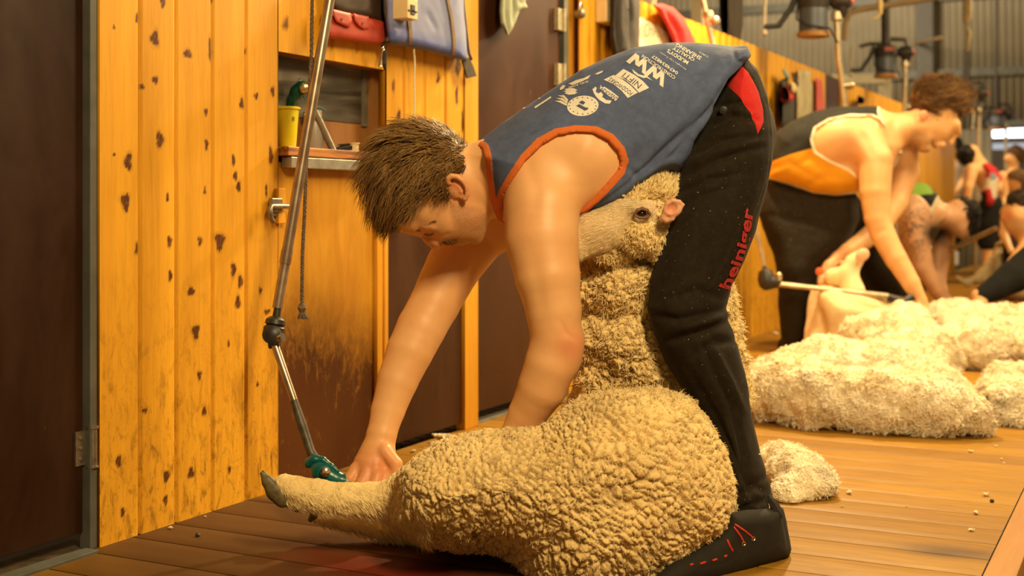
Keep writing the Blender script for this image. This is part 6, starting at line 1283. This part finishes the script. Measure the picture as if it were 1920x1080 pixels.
# lettering runs toward upper left (read from behind the shearer): u = reading direction, v = letter height
def wr(txt, c, span, hgt, U_, V_, bold=0.0, bend=0.0, name='printed_lettering', mat=PRINT, bt=btS, parent=SING, off=.0012):
    vs, fs = text_mesh(txt, 1.0, bold=bold); w0 = max(v.x for v in vs)-min(v.x for v in vs); h0 = max(v.y for v in vs)-min(v.y for v in vs)
    lu = math.hypot(*U_); lv = math.hypot(*V_); ux, uy = U_[0]/lu*span/w0, U_[1]/lu*span/w0; vx, vy = V_[0]/lv*hgt/h0, V_[1]/lv*hgt/h0
    k = w0
    return stick(name, vs, fs, lambda u, v: (c[0]+u*ux+v*vx+bend*(u/k)**2*V_[0]/lv, c[1]+u*uy+v*vy+bend*(u/k)**2*V_[1]/lv), bt, mat, parent, off)
Ud = (-1, -.62); Vd = (-.72, .95)
WWP = [(0,1),(.26,0),(.5,.78),(.74,0),(1,1)]
for u0 in (0, 1.12):
    vs_ = []; fs_ = []
    for (a0, b0_), (a1, b1_) in zip(WWP[:-1], WWP[1:]):
        n_ = len(vs_); w__ = .115; vs_ += [Vector((u0+a0-w__, b0_, 0)), Vector((u0+a0+w__, b0_, 0)), Vector((u0+a1+w__, b1_, 0)), Vector((u0+a1-w__, b1_, 0))]; fs_.append((n_, n_+1, n_+2, n_+3))
    stick('printed_lettering', vs_, fs_, lambda u, v: (1250-u*29.5-v*10, 141-u*20.5+v*21), ml=.25)
wr('CONSTRUCTION', (1235, 126), 74, 6.5, (-55, -37), (-8, 14), .02)
wr('0474834827', (1247, 122), 58, 6.5, (-44, -30), (-6, 12), .02)
wr('MUDDY\'S', (1271, 107), 45, 7.5, (-38, -23), (-6, 10), .02); wr('QUALITY', (1282, 102), 46, 7.5, (-38, -22), (-6, 10), .02); wr('SHEARING', (1291, 97), 53, 7.5, (-44, -25), (-6, 10), .02)
wr('Straight Up Team', (1262, 115), 58, 3.2, (-50, -33), (-5, 9)); wr('CALL', (1319, 103), 20, 3.4, (-50, -26), (-4, 8))
def quad_art(name, pts, mat=PRINT, off=.001, ml=6, parent=SING, bt=btS): return stick(name, [Vector((x, y, 0)) for x, y in pts], [tuple(range(len(pts)))], lambda u, v: (u, v), bt, mat, parent, off, ml)
NAVYP = plain('navy_print_gap', (.072, .098, .185), (.06, .08, .15), 200, .85)
quad_art('printed_panel', [(1153,143),(1169,130),(1190,141),(1205,152),(1217,165),(1198,174),(1187,162),(1172,150)])
quad_art('printed_panel', [(1132,150),(1151,141),(1168,150),(1184,162),(1196,174),(1177,184),(1166,171),(1150,158)])
wr('FOODWORKS', (1165, 162), 50, 8, (-42, -28), (-9, 10), .0, 3, mat=NAVYP, off=.0018); wr('NIFTI', (1186, 151), 38, 11, (-34, -24), (-12, 12), .0, 3, mat=NAVYP, off=.0018)
m_pts = [(1099+30*math.cos(t)*.98, 199-0+19*math.sin(t)+ (math.cos(t)*-2)) for t in np.linspace(0, 2*math.pi, 40, endpoint=False)]
quad_art('printed_roundel', [(1063+30+(x-1099), y) for x, y in m_pts], ml=5)
for pts in ([(1081,199),(1087,196),(1092,199),(1098,202),(1104,203),(1102,206),(1097,208),(1090,204)], [(1086,193),(1092,189),(1098,193),(1094,197)]): quad_art('printed_roundel', pts, NAVYP, .0018)
for k in range(16): t = k/16*6.28; x, y = 1093+25*math.cos(t), 199+15.5*math.sin(t); quad_art('printed_roundel', [(x-1, y-.8), (x+1, y-.8), (x+1, y+.8), (x-1, y+.8)], NAVYP, .0018)
quad_art('printed_emblem', [(1185,130),(1188,137),(1196,143),(1207,147),(1212,146),(1224,152),(1213,143),(1206,138),(1209,143),(1198,140)]); quad_art('printed_emblem', [(1111,168),(1117,163),(1119,166),(1117,172),(1122,176),(1127,173),(1131,178),(1129,182),(1137,188),(1147,189),(1143,195),(1134,194),(1124,188),(1118,182),(1114,176)])
wr('RIVERINA', (1141, 175), 40, 7, (-34, -26), (-6, 7), .03); quad_art('printed_emblem', [(1133,163),(1146,171),(1160,182),(1159,184),(1145,174),(1132,165)])
def burst(cx, cy, rx, ry, n=9): return [(cx+rx*(1 if k % 2 else .62)*math.cos(k*math.pi/n), cy+ry*(1 if k % 2 else .6)*math.sin(k*math.pi/n)) for k in range(2*n)]
quad_art('printed_emblem', burst(1070, 172, 14, 6.5))
for k in range(3): quad_art('printed_emblem', [(1040+k*3, 190-k*5), (1052+k*3, 189-k*5), (1064+k, 196-k*4), (1062+k, 199-k*4), (1050+k*3, 193-k*5)])
quad_art('printed_emblem', [(1008,182),(1016,174),(1026,172),(1025,178),(1014,185),(1006,188)]); quad_art('printed_emblem', [(1066,158),(1080,151),(1095,147),(1108,141),(1103,148),(1088,155),(1074,160)])
wr('SHD AGRI', (1085, 159), 38, 3.6, (-20, 9) if False else (-34, 11), (2, 8), .02); quad_art('printed_emblem', [(1002,201),(1018,191),(1033,181),(1034,184),(1019,194),(1004,204)])
quad_art('printed_emblem', [(1050,166),(1056,160),(1061,161),(1057,167),(1051,170)]); quad_art('printed_emblem', [(1115,140),(1122,136),(1131,133),(1130,136),(1122,140)]); quad_art('printed_emblem', [(970,205),(984,201),(985,203),(972,208)])
# lettering down the trouser leg
LET = plain('red_leg_print', (.50, .03, .03), (.42, .022, .022), 100, .7)
def leg_text(txt, P0, P1, hgt):
    vs, fs = text_mesh(txt, 1.0, bold=.03); x0, x1 = min(v.x for v in vs), max(v.x for v in vs); h0 = 1.0
    dx, dy = P1[0]-P0[0], P1[1]-P0[1]; L = math.hypot(dx, dy); nx, ny = dy/L, -dx/L
    def fn(u, v):
        t = (u-x0)/(x1-x0); b = 9*math.sin(math.pi*t); return P0[0]+dx*t+(b-hgt*v)*(-nx), P0[1]+dy*t+(b-hgt*v)*(-ny)
    return stick('printed_lettering', vs, fs, fn, bt_t, LET, TRO, .003)
leg_text('heiniger', (1356, 540), (1402, 390), 27)

# ------------------------------------------------------------------ loose wool on the boards and cloth
random.seed(3)
def tuft(name, P, r, lab, grp=None, parent=None, flatk=.5):
    m = MB(); n = 9
    for k in range(n):
        a = random.random()*6.28; q = Vector(P)+Vector((math.cos(a)*r*.5*random.random(), math.sin(a)*r*.5*random.random(), r*flatk*.5*random.random()))
        pts = [q+Vector((random.uniform(-1, 1)*r, random.uniform(-1, 1)*r, random.uniform(0, 1)*r*flatk))*t for t in (0, .4, .8)]; rr = r*random.uniform(.18, .34); m.tube(pts, [rr*.8, rr, rr*.4], 7)
    zmin = min(v[2] for v in m.v); m.v = [(x, y, z-zmin+.0008) for x, y, z in m.v] if parent is None else m.v
    o = m.build(name, WOOLW, parent, True)
    return tag(o, lab, 'wool', grp) if lab else o
WOOLW = plain('loose_wool', (.85, .74, .52), (.72, .58, .36), 90, .95, bump=.5)
for px, py, r, lab in ((828,828,.030,'largest white wool tuft lying against the foot of the dark half door'), (812,836,.018,'wool tuft immediately left of the largest one at the dark half door'), (775,848,.010,'small wool tuft at the left end of the dark half door'), (862,823,.006,'tiny wool tuft at the right corner of the dark half door'),
    (1592,926,.011,'white wool tuft on the floor right of the ragged wool pad'), (1579,951,.005,'tiny wool speck just below the tuft right of the ragged wool pad'), (1848,930,.010,'white wool fleck near the right floor edge, above the others'), (1829,964,.009,'oval wool fleck on the floor left of the edge board'), (1822,996,.008,'wool fleck on the yellow plank near the lower right'),
    (1700,950,.003,'tiny wool crumb in the middle of the right-hand floor'), (1820,848,.008,'small wool fleck under the big fleece'), (1869,838,.006,'wool fleck in front of the right fleece lump'), (1878,862,.005,'upper wool speck close to the right floor edge'), (1882,870,.005,'lower wool speck close to the right floor edge'),
    (385,970,.004,'small wool crumb at the foot of the pine boards'), (320,992,.006,'wool crumb near the foot of the second pine board'), (247,1006,.007,'wool crumb at the foot of the leftmost pine groove'), (1454,628,.02,'wool scrap at the foot of the far boards')):
    tuft('wool_tuft', FL(px, py), r, lab)
q, n = hit(btS, 1168, 366, .003)
if q is not None: tuft('wool_speck', q, .007, None, parent=SING)
q, n = hit(btS, 1162, 374, .003)
if q is not None: tuft('wool_speck', q, .005, None, parent=SING)
q, n = hit(bt_t, 1424, 853, .002)
if q is not None: tuft('wool_speck', q, .005, None, parent=TRO)
dg = MB(); c = FL(371, 1006); dg.lathe(c, (0, 0, 1), [(0,.004),(.004,.006),(.008,.003)], 8); tag(dg.build('dung_pellet', plain('dung', (.04, .028, .016), (.03, .02, .01)), None, True), 'single dark pellet on the floor in front of the pine boards', 'pellet')
dg = MB(); c = FL(1860, 942); dg.lathe(c, (0, 0, 1), [(0,.003),(.004,.006),(.008,.003)], 8); tag(dg.build('dung_pellet', plain('dung2', (.04, .028, .016), (.03, .02, .01)), None, True), 'dark pellet on the floor beside the wool flecks at lower right', 'pellet')
